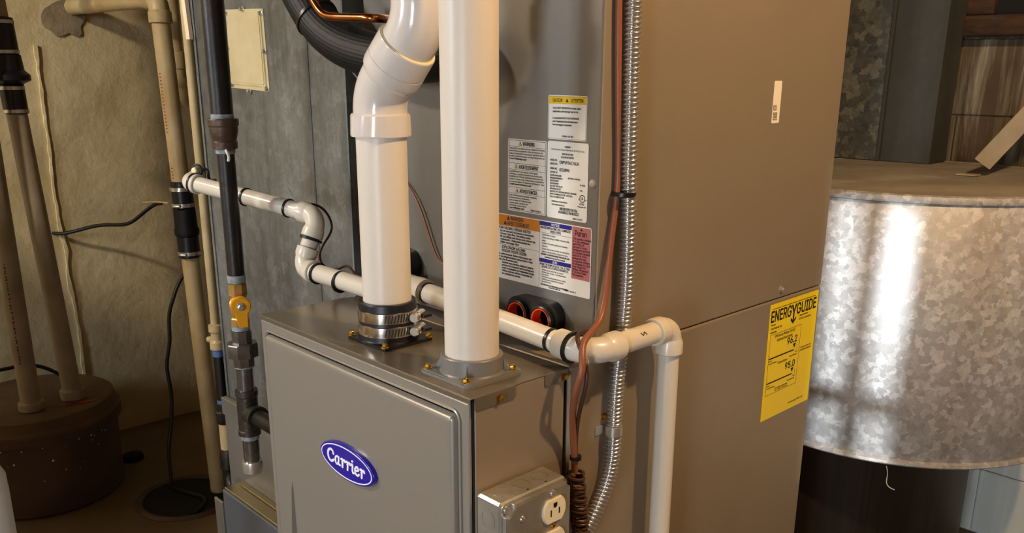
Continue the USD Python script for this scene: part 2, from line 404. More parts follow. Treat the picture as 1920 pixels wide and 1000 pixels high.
t = Thing('floor', kind='structure')
t.add('floor', grid_wall((X0, Y0, 0), X, Y, 100, 100, X1 - X0, Y1 - Y0, .004, 5, 3, .12), 'floor_concrete', smooth=True)
t = Thing('ceiling', kind='structure')
ceil = [rbox(X0, X1, Y0, Y1, ZC, ZC + .03, 0)]
t.add('subfloor', ceil[0], 'ceiling_wood', smooth=False)
for k in range(12):
    y = Y0 + .22 + k * .40
    t.add('joist', rbox(X0, X1, y, y + .04, ZC - .19, ZC, .002), 'ceiling_wood', smooth=False)

t = Thing('wall_left', kind='structure')
t.add('plaster', grid_wall((X0, Y0, 0), Y, Z, 160, 90, Y1 - Y0, ZC, .007, 7, 11, .2), 'concrete_paint', smooth=True)
# ragged ridge of paint and mortar running down the wall
zz = np.linspace(.08, 1.325, 260); rng = np.random.default_rng(4)
mid_ = .336 + .012 * (meshkit.fbm(np.stack([zz * 9, zz * 0, zz * 0], 1), 4, 3) - .5) + .02 * np.clip((1.0 - zz), 0, 1) ** 2
wl = .0015 + .011 * np.clip(meshkit.fbm(np.stack([zz * 22, zz * 0 + 3, zz * 0], 1), 4, 5) - .30, 0, 1); wr = .0015 + .014 * np.clip(meshkit.fbm(np.stack([zz * 16, zz * 0 + 9, zz * 0], 1), 4, 8) - .34, 0, 1)
rid = Polygon(np.vstack([np.stack([mid_ - wl, zz], 1), np.stack([mid_ + wr, zz], 1)[::-1]])).buffer(0)
t.add('plaster_ridge', on_plane(plate(rid, .009), (X0, 0, 0), Y, Z), 'concrete_edge', smooth=False)
pp = Point(0, 0).buffer(1, quad_segs=16)
ang = np.linspace(0, 2 * np.pi, 40, endpoint=False); rr = .036 + .026 * meshkit.noise(np.stack([np.cos(ang) * 2, np.sin(ang) * 2, ang * 0], 1), 5)
pat = Polygon(np.stack([rr * np.cos(ang) * 1.3, rr * np.sin(ang)], 1))
t.add('mortar_patch', on_plane(plate(pat, .012), (X0 - .004, .440, 1.405), Y, Z), 'mortar_patch', smooth=False)

# right-hand end wall: coursed blocks up to a ledge, timber above
t = Thing('wall_back', kind='structure')
t.add('backing', rbox(X0, X1, Y1 + .012, Y1 + .2, 0, ZC, 0), 'block_wall', smooth=False)
rng = np.random.default_rng(9)
ch = 1.338 / 7
for r in range(7):
    off = (r % 2) * .2
    for k in range(-3, 5):
        xa = k * .40 - off - .07; xb = xa + .3984
        xa2, xb2 = max(xa, -1.3), min(xb, 1.7)
        if xb2 - xa2 < .05: continue
        pr = .004 + .003 * rng.random()
        t.add('block', rbox(xa2, xb2, Y1 + .004 - pr, Y1 + .014, r * ch + .0008, (r + 1) * ch - .0008, .003), 'block_wall', smooth=False)
t.add('sill_beam', rbox(X0, X1, Y1 - .05, Y1 + .012, 1.342, 1.392, .004), 'rusty_wood', smooth=False)
t.add('board', rbox(X0, -.21, Y1 - .02, Y1 + .012, 1.394, 1.60, .003), 'rusty_wood', smooth=False)
t.add('board', rbox(.30, X1, Y1 - .02, Y1 + .012, 1.394, 1.60, .003), 'rusty_wood', smooth=False)
t.add('dark_recess', rbox(-.21, .30, Y1 + .004, Y1 + .012, 1.394, 1.60, .0), 'dark_gap', smooth=False)  # flat near-black sheet standing for the shade in an opening

def wall_with_holes(fixed, holes, horiz):
    """boxes around rectangular openings; horiz = (lo, hi) along the wall"""
    xs = sorted({horiz[0], horiz[1], *[h[0] for h in holes], *[h[1] for h in holes]}); out = []
    for a, b in zip(xs[:-1], xs[1:]):
        cuts = sorted([(h[2], h[3]) for h in holes if h[0] <= a + 1e-6 and h[1] >= b - 1e-6]); z = 0
        for lo, hi in cuts:
            if lo > z: out.append(fixed(a, b, z, lo))
            z = hi
        out.append(fixed(a, b, z, ZC))
    return out
W1 = (-1.57, -.93, 1.25, 1.98); W2 = (1.878, 2.128, 1.625, 2.20); W3 = (1.05, 1.67, .15, 1.45)
setting('wall_front', 'concrete_paint', *wall_with_holes(lambda a, b, c, d: rbox(a, b, Y0 - .15, Y0, c, d, 0), [W1, W2, W3], (X0, X1)))
setting('wall_right', 'unseen_brown_boards', rbox(X1, X1 + .15, Y0, Y1, 0, ZC, 0))  # out of view, browned so the furnace side reflects a warm tone
def window(name, w, bars_x, bars_z, axis):
    t = Thing(name, kind='structure')
    mk = (lambda a, b, c, d: rbox(a, b, Y0 - .10, Y0 - .06, c, d, .003)) if axis == 1 else (lambda a, b, c, d: rbox(X1 + .06, X1 + .10, a, b, c, d, .003))
    f = .0 if name == 'window_2' else .04
    if f:
        for q in ((w[0], w[1], w[2], w[2] + f), (w[0], w[1], w[3] - f, w[3]), (w[0], w[0] + f, w[2], w[3]), (w[1] - f, w[1], w[2], w[3])):
            t.add('frame', mk(*q), 'pvc_white')
    for a, b in bars_x: t.add('muntin', mk(a, b, w[2], w[3]), 'pvc_white')
    for a, b in bars_z: t.add('muntin', mk(w[0], w[1], a, b), 'pvc_white')
    g = rbox(w[0], w[1], Y0 - .082, Y0 - .078, w[2], w[3], 0) if axis == 1 else rbox(X1 + .078, X1 + .082, w[0], w[1], w[2], w[3], 0)
    t.add('pane', g, 'window_glass', smooth=False)
window('window_1', W1, [(-1.265, -1.235)], [(1.60, 1.63)], 1)  # out of view, placed to let daylight onto the furnace front
window('window_2', W2, [(1.988, 2.020)], [(1.752, 1.782)], 1)  # out of view, sized to shape the sun patches on the drum
window('window_3', W3, [(1.345, 1.375)], [(.78, .82)], 1)  # out of view, placed for low daylight on drum and back wall

# ================================================================== FURNACE
FW, ZT = -.4445, .930
fur = Thing('gas_furnace', 'taupe steel furnace cabinet with a blue oval maker badge on its embossed front door', 'furnace')
fur.add('casing', rbox(FW, 0, .150, .7385, .02, ZT - .0008, .0025), 'furnace_paint_warm_lit', smooth=False)
fur.add('front_cabinet', rbox(FW + .001, -.0022, .0045, .1425, .02, ZT - .0022, .0015), 'dark_gap', smooth=False)  # inner body coloured near black so the panel slits read as shade
fur.add('side_panel', rbox(-.0022, 0, .0058, .1415, .10, .9280, .0006), 'furnace_paint_warm_lit', smooth=False)
fur.add('side_panel', rbox(FW, FW + .002, .0058, .1415, .10, .9280, .0006), 'furnace_paint_warm_lit', smooth=False)
# top plate with two screwed tabs folded down over the side
tp = [rbox(FW, .0006, -.0012, .1395, ZT - .0018, ZT, .0006)]
tab1 = sbox(.0042, ZT - .0145, .0615, ZT - .0004); tab2 = rrect(.109, ZT - .0140, .1425, ZT + .006, .003).intersection(sbox(.1, .9, .2, ZT - .0004))
tp += [on_plane(plate(tab1, .0020), (.0003, 0, 0), Y, Z), on_plane(plate(tab2, .0020), (.0003, 0, 0), Y, Z)]
tp.append(rbox(FW, .0, -.0016, .0, ZT - .0065, ZT - .0008, .0006))
fur.add('top_plate', cat(tp), 'top_plate_paint_dimmed', smooth=False)
fur.add('top_ledge', rbox(FW, -.001, .1400, .1500, ZT - .010, ZT - .0012, .0005), 'top_plate_paint_dimmed', smooth=False)
# door: flat border and a panel pressed proud of it with a rolled bead
def bulge(x0, z0, x1, z1, steps, r0):
    rings = []
    for ins, out in steps:
        a = rrect(x0 + ins, z0 + ins, x1 - ins, z1 - ins, max(.0015, r0 - ins))
        c = np.array(a.exterior.coords)[:-1]
        rings.append(np.stack([c[:, 0], np.full(len(c), -out), c[:, 1]], 1))
    n = len(rings[0]); V = np.vstack(rings); F = []
    for k in range(len(rings) - 1):
        i = np.arange(n); j = (i + 1) % n
        F += [np.stack([k * n + i, (k + 1) * n + j, k * n + j], 1), np.stack([k * n + i, (k + 1) * n + i, (k + 1) * n + j], 1)]
    V = np.vstack([V, V[-n:].mean(0)]); b = (len(rings) - 1) * n; i = np.arange(n)
    F.append(np.stack([b + i, np.full(n, len(V) - 1), b + (i + 1) % n], 1))
    mm = trimesh.Trimesh(V, np.vstack(F)[:, ::-1], process=False)
    mm.fix_normals() if False else None
    return mm
dz0, dz1 = .12, .9225
door = fur.add('door', rbox(FW, -.0035, -.0006, .0042, dz0, dz1, .0012), 'furnace_door_paint', smooth=False)
bm = bulge(-.4330, .16, -.0145, .9130, [(0, .0002), (.0008, .0026), (.0024, .0034), (.0040, .0026), (.0050, .0006), (.0066, .0006), (.0076, .0040), (.0096, .0068), (.0125, .0080), (.0165, .0082)], .013)
if bm.face_normals[-1][1] > 0: bm.invert()
fur.add('pressed_panel', bm, 'furnace_door_paint', parent=door, smooth=40)
rib = Polygon([(-.3735, .7035), (-.3795, .56), (-.372, .56)])
rv = np.array([(-.3742, -.0080, .705), (-.3895, -.0080, .56), (-.3715, -.0080, .56), (-.3745, -.0180, .575), (-.3742, -.0105, .692), (-.3745, -.0185, .56)])
fur.add('embossed_rib', trimesh.convex.convex_hull(rv), 'furnace_door_paint', parent=door, smooth=False)
# badge
BX, BZ = -.2240, .7838
el = lambda a, b: affinity.scale(Point(0, 0).buffer(1, quad_segs=24), a, b)
bt = .0058
prof = []
n = 96; th = np.arange(n) * 2 * np.pi / n; rings = []
for s, zz_ in ((1.0, 0), (1.0, .0040), (.985, .0053), (.955, bt)):
    rings.append(np.stack([.0605 * np.cos(th) * s, .0240 * np.sin(th) * (s if s == 1 else s - .02), np.full(n, zz_)], 1))
V = np.vstack(rings + [np.array([[0, 0, bt]])]); F = []
for k in range(3):
    i = np.arange(n); j = (i + 1) % n
    F += [np.stack([k * n + i, k * n + j, (k + 1) * n + j], 1), np.stack([k * n + i, (k + 1) * n + j, (k + 1) * n + i], 1)]
i = np.arange(n); F.append(np.stack([3 * n + i, 3 * n + (i + 1) % n, np.full(n, 4 * n)], 1))
BO = np.array([BX, -.0081, BZ])
badge = fur.add('badge', on_plane(trimesh.Trimesh(V, np.vstack(F), process=False), BO, X, Z), 'badge_blue', label='blue oval maker badge with white name', smooth=40)
ringp = el(.0565, .0212).difference(el(.0548, .0196))
fur.add('rim_line', on_plane(plate(ringp, .0004), BO + [0, -bt, 0], X, Z), 'badge_white', parent=badge, smooth=False)

def stroke_word():
    """the maker's name as round brush strokes: each letter is a set of thick lines in a unit of the x-height"""
    L = {'C': [[(1.02, 1.02), (.92, 1.30), (.70, 1.42), (.42, 1.34), (.20, 1.05), (.14, .66), (.24, .28), (.50, .06), (.80, .12), (1.0, .32)]],
         'a': [[(.66, .86), (.46, .98), (.22, .80), (.14, .42), (.24, .10), (.42, .08), (.60, .34), (.70, .96)], [(.70, .96), (.64, .40), (.70, .10), (.86, .10)]],
         'r': [[(.10, .90), (.24, .96), (.24, .04)], [(.25, .62), (.44, .90), (.62, .94), (.68, .78)]],
         'i': [[(.10, .90), (.24, .96), (.24, .20), (.32, .05), (.44, .08)], [(.25, 1.34), (.27, 1.36)]],
         'e': [[(.16, .48), (.44, .56), (.64, .72), (.56, .94), (.34, .94), (.16, .66), (.14, .34), (.30, .06), (.54, .06), (.72, .26)]]}
    adv = {'C': 1.16, 'a': .98, 'r': .78, 'i': .50, 'e': .84}; thick = {'C': .13, 'a': .115, 'r': .125, 'i': .125, 'e': .115}
    x, out = 0, []
    from shapely.geometry import LineString
    for c in 'Carrier':
        for s in L[c]:
            p = np.array([(q[0] + x, q[1], 0) for q in s])
            if len(p) > 2:
                p = spline(p, .04)
            out.append(LineString(p[:, :2]).buffer(thick[c], quad_segs=6))
        x += adv[c]
    from shapely import union_all
    g = union_all(out); b = g.bounds
    return affinity.translate(g, -(b[0] + b[2]) / 2, -.66), b[2] - b[0]
wg, ww = stroke_word()
wg = affinity.scale(wg, .0850 / ww, .0185 / 1.55, origin=(0, 0))
fur.add('lettering', on_plane(plate(wg, .0005), BO + [0, -bt, 0], X, Z), 'badge_white', parent=badge, smooth=False)
for q in ((.0016, .0385, .9212), (.0016, .1385, .9212)):
    fur.add('screw', hexhead(q, X, .0036, .0042), 'brass_screw')
for q in ((0, .2130, .8510), (0, .2000, .7360)):
    fur.add('screw', hexhead(q, X, .0034, .004), 'brass_screw')

# ------------------------------------------------------------------ labels: sheet > print in each colour
class Label:
    def __init__(self, thing, name, o, u, v, w, h, mat_, label, r=.002, t=.00035):
        self.t, self.o, self.u, self.v, self.w, self.h, self.th = thing, np.asarray(o, float), u, v, w, h, t
        self.id = thing.add(name, on_plane(plate(rrect(0, 0, w, h, r), t), o, u, v), mat_, label=label, smooth=False)
        self.col = {}
    def put(self, mesh, mat_, lift=0):
        mesh = mesh.copy(); mesh.apply_translation([0, 0, self.th + .00005 + lift]); self.col.setdefault(mat_, []).append(mesh)
    def rect(self, x0, y0, x1, y1, mat_, lift=0): self.put(plate(sbox(x0, y0, x1, y1), .00015), mat_, lift)
    def poly(self, pts, mat_, lift=0): self.put(plate(Polygon(pts), .00015), mat_, lift)
    def text(self, s, x, y, h, w=None, bold=False, align='l', mat_='print_black', lift=.0002): self.put(text(s, h, w, x, y, bold, align, .0001), mat_, lift)
    def line_box(self, x0, y0, x1, y1, wd, mat_='print_black'):
        self.put(plate(sbox(x0, y0, x1, y1).difference(sbox(x0 + wd, y0 + wd, x1 - wd, y1 - wd)), .00015), mat_)
    def done(self, names):
        for mt, ms in self.col.items():
            if mt == 'label_blue':
                for q in ms: self.t.add('blue_band', on_plane(q, self.o, self.u, self.v), mt, parent=self.id, smooth=False)
                continue
            self.t.add(names.get(mt, 'lettering'), on_plane(cat(ms), self.o, self.u, self.v), mt, parent=self.id, smooth=False)
    def tri(self, x, y, s, mat_='print_black', lift=.0002):
        self.poly([(x - s * .58, y), (x + s * .58, y), (x, y + s)], mat_, lift)

# yellow efficiency guide at the rear of the furnace side
eg = Label(fur, 'efficiency_label', (.0003, .5870, .7368), Y, Z, .1445, .1868, 'label_yellow', 'yellow energy efficiency label at the rear of the side', r=.0008)
W_, H_ = .1445, .1868
fz = lambda f: H_ * (1 - f)
eg.text('U.S. Government   Federal law prohibits removal of this label before consumer purchase.', .006, fz(.045), .0018, W_ - .014)
eg.text('ENERG', .0040, fz(.150), .0172, .0590, True)
eg.text('GUIDE', .0790, fz(.150), .0172, .0600, True)
yx = .0710; yz = fz(.150)
eg.poly([(yx - .0085, yz + .0172), (yx - .0040, yz + .0172), (yx, yz + .0090), (yx + .0040, yz + .0172), (yx + .0085, yz + .0172), (yx + .002, yz + .005), (yx + .002, yz - .0080), (yx + .0075, yz - .0030), (yx + .0080, yz - .0075), (yx, yz - .0140), (yx - .0080, yz - .0075), (yx - .0075, yz - .0030), (yx - .002, yz - .0080), (yx - .002, yz + .005)], 'print_black')
eg.text('Furnace', .006, fz(.182), .0027, .013)
eg.text('Fuel: Natural Gas', .006, fz(.214), .0032, .032)
eg.text('Model No.', .006, fz(.246), .0030, .018)
eg.text('CARRIER CORPORATION', .0890, fz(.180), .0024, .026)
eg.text('59SC6 Series', .0890, fz(.212), .0034, .036)
eg.line_box(.0070, fz(.784), .0985, fz(.258), .0005)
eg.text('Efficiency Rating (AFUE)', .0500, fz(.292), .0042, .060, align='c')
eg.text('Upflow/Horizontal', .0500, fz(.330), .0042, .046, align='c')
eg.text('96.2', .0590, fz(.395), .0108, .0300, True)
eg.poly([(.0780, fz(.408)), (.0870, fz(.408)), (.0825, fz(.448))], 'print_black')
eg.rect(.0085, fz(.470), .0825, fz(.459), 'print_black'); eg.rect(.0083, fz(.470), .0088, fz(.430), 'print_black'); eg.rect(.0910, fz(.470), .0915, fz(.430), 'print_black')
eg.text('80.0', .0090, fz(.494), .0028, .008); eg.text('Least Efficient', .0090, fz(.514), .0024, .023)
eg.text('98.7', .0860, fz(.494), .0028, .008); eg.text('Most Efficient', .0700, fz(.516), .0024, .022)
eg.text('Downflow', .0500, fz(.536), .0042, .028, align='c')
eg.text('95.0', .0590, fz(.612), .0108, .0300, True)
eg.poly([(.0780, fz(.624)), (.0870, fz(.624)), (.0825, fz(.662))], 'print_black')
eg.rect(.0085, fz(.684), .0825, fz(.673), 'print_black'); eg.rect(.0910, fz(.684), .0915, fz(.645), 'print_black')
eg.text('80.0', .0090, fz(.708), .0028, .008); eg.text('Least Efficient', .0090, fz(.728), .0024, .023)
eg.text('98.7', .0860, fz(.708), .0028, .008); eg.text('Most Efficient', .0700, fz(.730), .0024, .022)
eg.text('This is a range of models available', .0330, fz(.752), .0024, .038); eg.text('for similar furnaces.', .0330, fz(.770), .0024, .040)
eg.text('For energy cost info, visit', .1010, fz(.475), .0024, .034); eg.text('productinfo.energy.gov', .1010, fz(.500), .0028, .036)
eg.text('ftc.gov/energy 338480-101', .0800, fz(.945), .0024, .045)
eg.done({})

# ================================================================== COIL CABINET
YC = .1896
coil = Thing('coil_cabinet', 'tall grey-brown steel coil cabinet covered in warning stickers, standing on the furnace', 'coil cabinet')
coil.add('casing', rbox(FW, 0, YC + .0020, .7385, ZT + .0004, 1.80, .0022), 'furnace_paint_warm_lit', smooth=False)
coil.add('front_panel', rbox(FW + .003, -.0012, YC, YC + .004, ZT + .002, 1.60, .0008), 'coil_front_paint', smooth=False)
coil.add('front_panel', rbox(FW + .003, -.0012, YC, YC + .004, 1.602, 1.798, .0008), 'coil_front_paint', smooth=False)
coil.add('plenum', rbox(FW + .01, -.01, YC + .01, .73, 1.8005, 2.155, .002), 'galv_duct', smooth=False)
coil.add('rivet', lathe((-.0075, YC, 1.1350), -Y, [(.0048, -.0002), (.0048, .0012), (.0036, .0026), (.0018, .003)], 20), 'zinc')
coil.add('screw', hexhead((0, .6140, .9440), X, .0036, .004), 'zinc')
# drain connection blocks: black moulding with two open red sockets each
def drain_block(xc, zc, mirror=1):
    half = .0205; wbar = .0415
    out = rrect(-half - .002, -half, wbar + half, half + .0005, .019)
    holes = Point(0, 0).buffer(.0150).union(Point(wbar, 0).buffer(.0150))
    body = plate(out.difference(holes), .0170)
    pocket = out.buffer(-.003).difference(Point(0, 0).buffer(.0195)).difference(Point(wbar, 0).buffer(.0195)).intersection(sbox(.0, -half, wbar, half))
    o = (xc, YC - .0001, zc)
    b = coil.add('drain_block', on_plane(body, o, X, Z), 'black_plastic', label='black drain moulding with red sockets', smooth=30)
    for k in (0, wbar):
        c = np.array([xc + k, YC, zc])
        coil.add('collar', lathe(c, -Y, [(.0150, .010), (.0176, .0172), (.0176, .0225), (.0160, .0235), (.0150, .0225), (.0150, .010)], 36), 'black_plastic', parent=b)
        coil.add('socket', lathe(c, -Y, [(.0120, .004), (.0128, .020), (.0133, .0232), (.0146, .0238), (.0149, .0225), (.0149, .004)], 36), 'port_red', parent=b, label='red socket')
        coil.add('plug', lathe(c, -Y, [(.0124, .003), (.0124, .0045), (.004, .006)], 30), 'port_dark', parent=b)
drain_block(-.1065, .9680)
drain_block(-.3850, .9905)

def sheet(name, x0, z0, x1, z1, mat_, label, r=.002):
    return Label(coil, name, (x0, YC - .0001, z0), X, Z, x1 - x0, z1 - z0, mat_, label, r)
# caution
s = sheet('caution_label', -.0785, 1.1805, -.0190, 1.2295, 'label_white', 'small white sticker with a yellow caution band')
w, h = s.w, s.h
s.rect(.0010, h - .0095, w - .0010, h - .0010, 'label_header_yellow')
s.line_box(.0010, .0010, w - .0010, h - .0010, .00025)
s.text('CAUTION', .0070, h - .0072, .0036, .0150, True); s.text('ATTENTION', .0360, h - .0072, .0036, .0180, True); s.tri(.0295, h - .0072, .0036)
for k, (tx, ww_) in enumerate((('Coil is NOT APPROVED for heat pump', .043), ('application; unit damage may occur.', .040), (None, 0), ('Le serpentin N\'EST PAS APPROUVE', .041), ('pour l\'application de thermopompe.', .039), ('Des dommages s\'ensuivent.', .030))):
    if tx: s.text(tx, .0075, h - .0150 - k * .0037, .0021, ww_, True)
s.text('339830-101 REV.', .0225, .0030, .0019, .0180, True)
s.done({'label_header_yellow': 'header_band'})
# warning in three languages
s = sheet('warning_label', -.1455, 1.0900, -.0802, 1.1772, 'label_white', 'white warning sticker in three boxed sections')
w, h = s.w, s.h
s.line_box(.0014, .0014, w - .0014, h - .0014, .00045)
secs = ((h - .0014, 'WARNING', .0200, ('This product can expose you to chemicals including', 'lead and lead components, which are known to the', 'State of California to cause cancer and birth defects', 'or other reproductive harm. For more information go', 'to www.P65Warnings.ca.gov')),
        (h - .0290, 'AVERTISSEMENT', .0340, ('Ce produit peut vous exposer a des agents', 'chimiques, y compris le plomb et ses composants,', 'identifies par l\'Etat de Californie comme pouvant', 'causer le cancer et des malformations congenitales', 'ou autres troubles de l\'appareil reproducteur. Pour', 'consulter www.P65Warnings.ca.gov')),
        (h - .0580, 'ADVERTENCIA', .0300, ('Este producto puede exponerle a quimicos', 'incluyendo plomo y compuestos,', 'que el Estado de California sabe', 'causan cancer y defectos de', 'nacimiento u otros danos.', 'www.P65Warnings.ca.gov')))
for top, hd, hw, lines in secs:
    s.rect(.0014, top - .0076, w - .0014, top - .0073, 'print_black')
    if top < h - .01: s.rect(.0014, top - .0002, w - .0014, top + .0002, 'print_black')
    s.text(hd, w / 2 + .003, top - .0060, .0043, hw, True, 'c'); s.tri(w / 2 - hw / 2 - .0015, top - .0060, .0047, 'print_black')
    s.tri(w / 2 - hw / 2 - .0015, top - .0055, .0033, 'label_header_yellow', .0004)
    for k, tx in enumerate(lines):
        L = min(len(tx) * .00118, w - .006)
        s.text(tx, .0030, top - .0107 - k * .0031, .0021, L, k == len(lines) - 1)
s.text('338593-101 REV. D', .0400, .0028, .0019, .0180, True)
s.done({'label_header_yellow': 'warning_symbol'})
# rating plate
s = sheet('rating_label', -.0785, 1.0895, -.0150, 1.1783, 'label_white', 'tall white rating sticker with model and serial lines', r=.003)
w, h = s.w, s.h
s.text('CARRIER', w / 2, h - .0065, .0018, .0090, True, 'c')
s.text('7310 W. Morris Street, Indianapolis, IN 46231 U.S.A.', w / 2, h - .0100, .0017, .0520, False, 'c')
s.text('INDOOR SECTION', w / 2, h - .0148, .0019, .0170, True, 'c'); s.text('SECTION INTERIEURE', w / 2, h - .0184, .0019, .0200, True, 'c')
for k, tx in enumerate(('MODEL NO.', 'MODELE N', 'SERIAL NO.', 'SERIE N')):
    s.text(tx, .0050, h - .0225 - k * .0043 - (.001 if k > 1 else 0), .0021, .0110, True)
s.text('CNPVP3617ALA', .0195, h - .0250, .0034, .0300, True); s.text('4221J08941', .0195, h - .0335, .0034, .0160, True)
for k, (tx, ww_) in enumerate((('DESIGN PRESSURE', .0180), ('PRESSION NOMINALE', .0200), ('REFRIGERANT', .0140), ('REFRIGERANT', .0140), ('FACTORY INSTALLED', .0200), ('METERING DEVICE', .0175), ('DISPOSITIF DE MESURE INSTALLE EN USINE', .0420), ('DATE OF MANUFACTURE  JUN 2021', .0360), ('DATE DE FABRICATION', .0225))):
    s.text(tx, .0050, h - .0400 - k * .0031, .0019, ww_, True)
s.text('450 PSIG  3103 kPa', .0330, h - .0416, .0019, .0190, True); s.text('R-410A', .0520, h - .0478, .0019, .0080, True); s.text('TXV', .0520, h - .0540, .0019, .0040, True)
s.text('Install per instructions', .0080, .0190, .0018, .0250, True); s.text('Voir instructions', .0080, .0152, .0018, .0210, True)
c = Point(.0560, .0270).buffer(.0044).difference(Point(.0560, .0270).buffer(.0036)); s.put(plate(c, .00015), 'print_black')
s.text('UL', .0560, .0257, .0030, .0034, True, 'c'); s.text('C', .0508, .0250, .0014, .0012, True, 'c'); s.text('US', .0614, .0250, .0014, .0022, True, 'c')
s.text('LISTED', .0555, .0198, .0017, .0072, True, 'c'); s.text('Evaporator Coil', .0555, .0168, .0015, .0120, True, 'c')
s.text('ENGINEERED IN USA', .0350, .0105, .0031, .0280, True, 'c'); s.text('ASSEMBLED IN MEXICO', .0350, .0066, .0031, .0320, True, 'c')
s.text('338873-101 REV', .0420, .0018, .0018, .0150, True)
s.done({})
# wide hazard label
s = sheet('hazard_label', -.2060, 1.0014, -.0068, 1.0845, 'label_white', 'wide sticker with orange, blue and pink bands', r=.0025)
w, h = s.w, s.h; ox = -.169 + .206
s.rect(.0012, h - .0150, ox + .0790, h - .0012, 'label_orange')
s.text('WARNING', ox + .0400, h - .0068, .0048, .0230, True, 'c'); s.tri(ox + .0245, h - .0068, .0050)
s.text('AVERTISSEMENT', ox + .0420, h - .0132, .0048, .0390, True, 'c'); s.tri(ox + .0190, h - .0132, .0050)
s.text('FIRE HAZARD / RISQUE DE FEU', ox + .0080, h - .0192, .0033, .0560, True)
for k, (tx, ww_) in enumerate((('Do not use torch to remove components.', .060), ('Oil may catch fire. Use tubing cutter.', .055), ('Ne pas utiliser une torche pour enlever les', .062), ('composants. L\'huile peut prendre feu.', .054), ('Utiliser une coupe-tube.', .034))):
    s.text(tx, ox + .0100, h - .0228 - k * .0036, .0025, ww_, True)
s.rect(ox + .0, h - .0390, ox + .0785, h - .0387, 'print_black')
s.text('EXPLOSION HAZARD', ox + .0130, h - .0436, .0034, .0420, True); s.text('RISQUE D\'EXPLOSION', ox + .0130, h - .0481, .0034, .0440, True)
for k, (tx, ww_) in enumerate((('System under pressure. Relieve all pressure and', .066), ('recover all refrigerant before system repair or final', .068), ('disposal. Use all service ports.', .042), ('Systeme sous pression. Relacher toute la', .056), ('pression et recuperer tout le refrigerant', .057), ('avant la reparation ou l\'elimination finale.', .058), ('Utiliser tous les orifices d\'entretien et', .054), ('les soupapes de service.', .034))):
    s.text(tx, ox + (.0000 if k < 3 else .0130), h - .0522 - k * .0036, .0025, ww_, True)
for zf in (.0335, .0645):   # hazard pictograms
    s.line_box(ox - .0085, h - zf, ox + .0045, h - zf + .0150, .0004)
    s.poly([(ox - .0060, h - zf + .0015), (ox + .0025, h - zf + .0015), (ox + .0018, h - zf + .0065), (ox + .0005, h - zf + .0052), (ox - .0008, h - zf + .0125), (ox - .0030, h - zf + .0070), (ox - .0052, h - zf + .0080)], 'print_black')
bx0 = ox + .0795; bx1 = ox + .1315
s.rect(bx0 - .0004, .0012, bx0 - .0001, h - .0012, 'print_black')
s.rect(bx0, h - .0062, bx1, h - .0012, 'label_blue'); s.text('NOTICE', (bx0 + bx1) / 2, h - .0052, .0030, .0130, True, 'c', 'label_white')
s.text('BEFORE REPLACING TXV, COMPLETE', (bx0 + bx1) / 2, h - .0098, .0028, .0490, True, 'c'); s.text('THESE STEPS:', (bx0 + bx1) / 2, h - .0135, .0027, .0180, True, 'c')
s.rect(bx0, h - .0150, bx1, h - .0147, 'print_black')
for k, (tx, ww_) in enumerate((('Verify airflow is correct.', .022), ('Check subcooling is within unit spec using', .044), ('gauges.', .006), ('Confirm TXV bulb location and insulation.', .042), ('Check for', .009), ('Check that system is free of restrictions.', .045), ('Replace thermostatic expansion valve', .042))):
    s.text(tx, bx0 + .0045, h - .0182 - k * .0034, .0020, ww_)
s.text('Detailed Troubleshooting Instructions are', (bx0 + bx1) / 2, h - .0418, .0024, .0470, True, 'c'); s.text('available in the service manual.', (bx0 + bx1) / 2, h - .0450, .0022, .0340, True, 'c')
zb = h - .0510
s.rect(bx0, zb, bx1, zb + .0048, 'label_blue'); s.text('AVIS', (bx0 + bx1) / 2, zb + .0009, .0030, .0075, True, 'c', 'label_white')
s.text('AVANT DE REMPLACER LE TXV, IL FAUT', (bx0 + bx1) / 2, zb - .0034, .0026, .0500, True, 'c'); s.text('SUIVRE CES ETAPES SUIVANTES:', (bx0 + bx1) / 2, zb - .0066, .0025, .0440, True, 'c')
for k, (tx, ww_) in enumerate((('Verifier que le debit d\'air est correct.', .036), ('Verifier que le sous-refroidissement', .040), ('est conforme.', .012), ('Verifier l\'emplacement du bulbe', .040), ('Verifier que le systeme est exempt', .036), ('de restrictions.', .016))):
    s.text(tx, bx0 + .0045, zb - .0100 - k * .0029, .0019, ww_)
s.text('Des directives de depannage sont disponibles', (bx0 + bx1) / 2, .0038, .0022, .0460, True, 'c'); s.text('dans le manuel.', (bx0 + bx1) / 2, .0016, .0018, .0200, True, 'c')
s.rect(bx1 + .0010, .0205, w - .0012, h - .0012, 'label_pink')
pc = (bx1 + w) / 2
s.text('Puron', pc - .0010, h - .0115, .0062, .0180, True, 'c'); s.tri(pc, h - .0050, .0030)
for k, (tx, ww_) in enumerate((('This system contains', .028), ('R-410A refrigerant', .025), ('and POE oil.', .018), ('Use only R-410A', .022), ('Refrigerant and POE', .027), ('oil. Contact certified', .027), ('tools for R-410A', .022), ('refrigerants only.', .022), ('Ce systeme contient', .027), ('du refrigerant R-410A', .028), ('et de l\'huile POE.', .022), ('Utiliser refrigerant', .025), ('R-410A et l\'huile', .022), ('POE seulement.', .018))):
    s.text(tx, bx1 + .0022, h - .0160 - k * .0033, .0024, ww_, True)
s.text('338871-101 REV. C', bx1 - .010, .0030, .0018, .0190, True)
s.done({'label_orange': 'orange_band', 'label_blue': 'blue_band', 'label_pink': 'pink_column', 'label_white': 'white_lettering'})
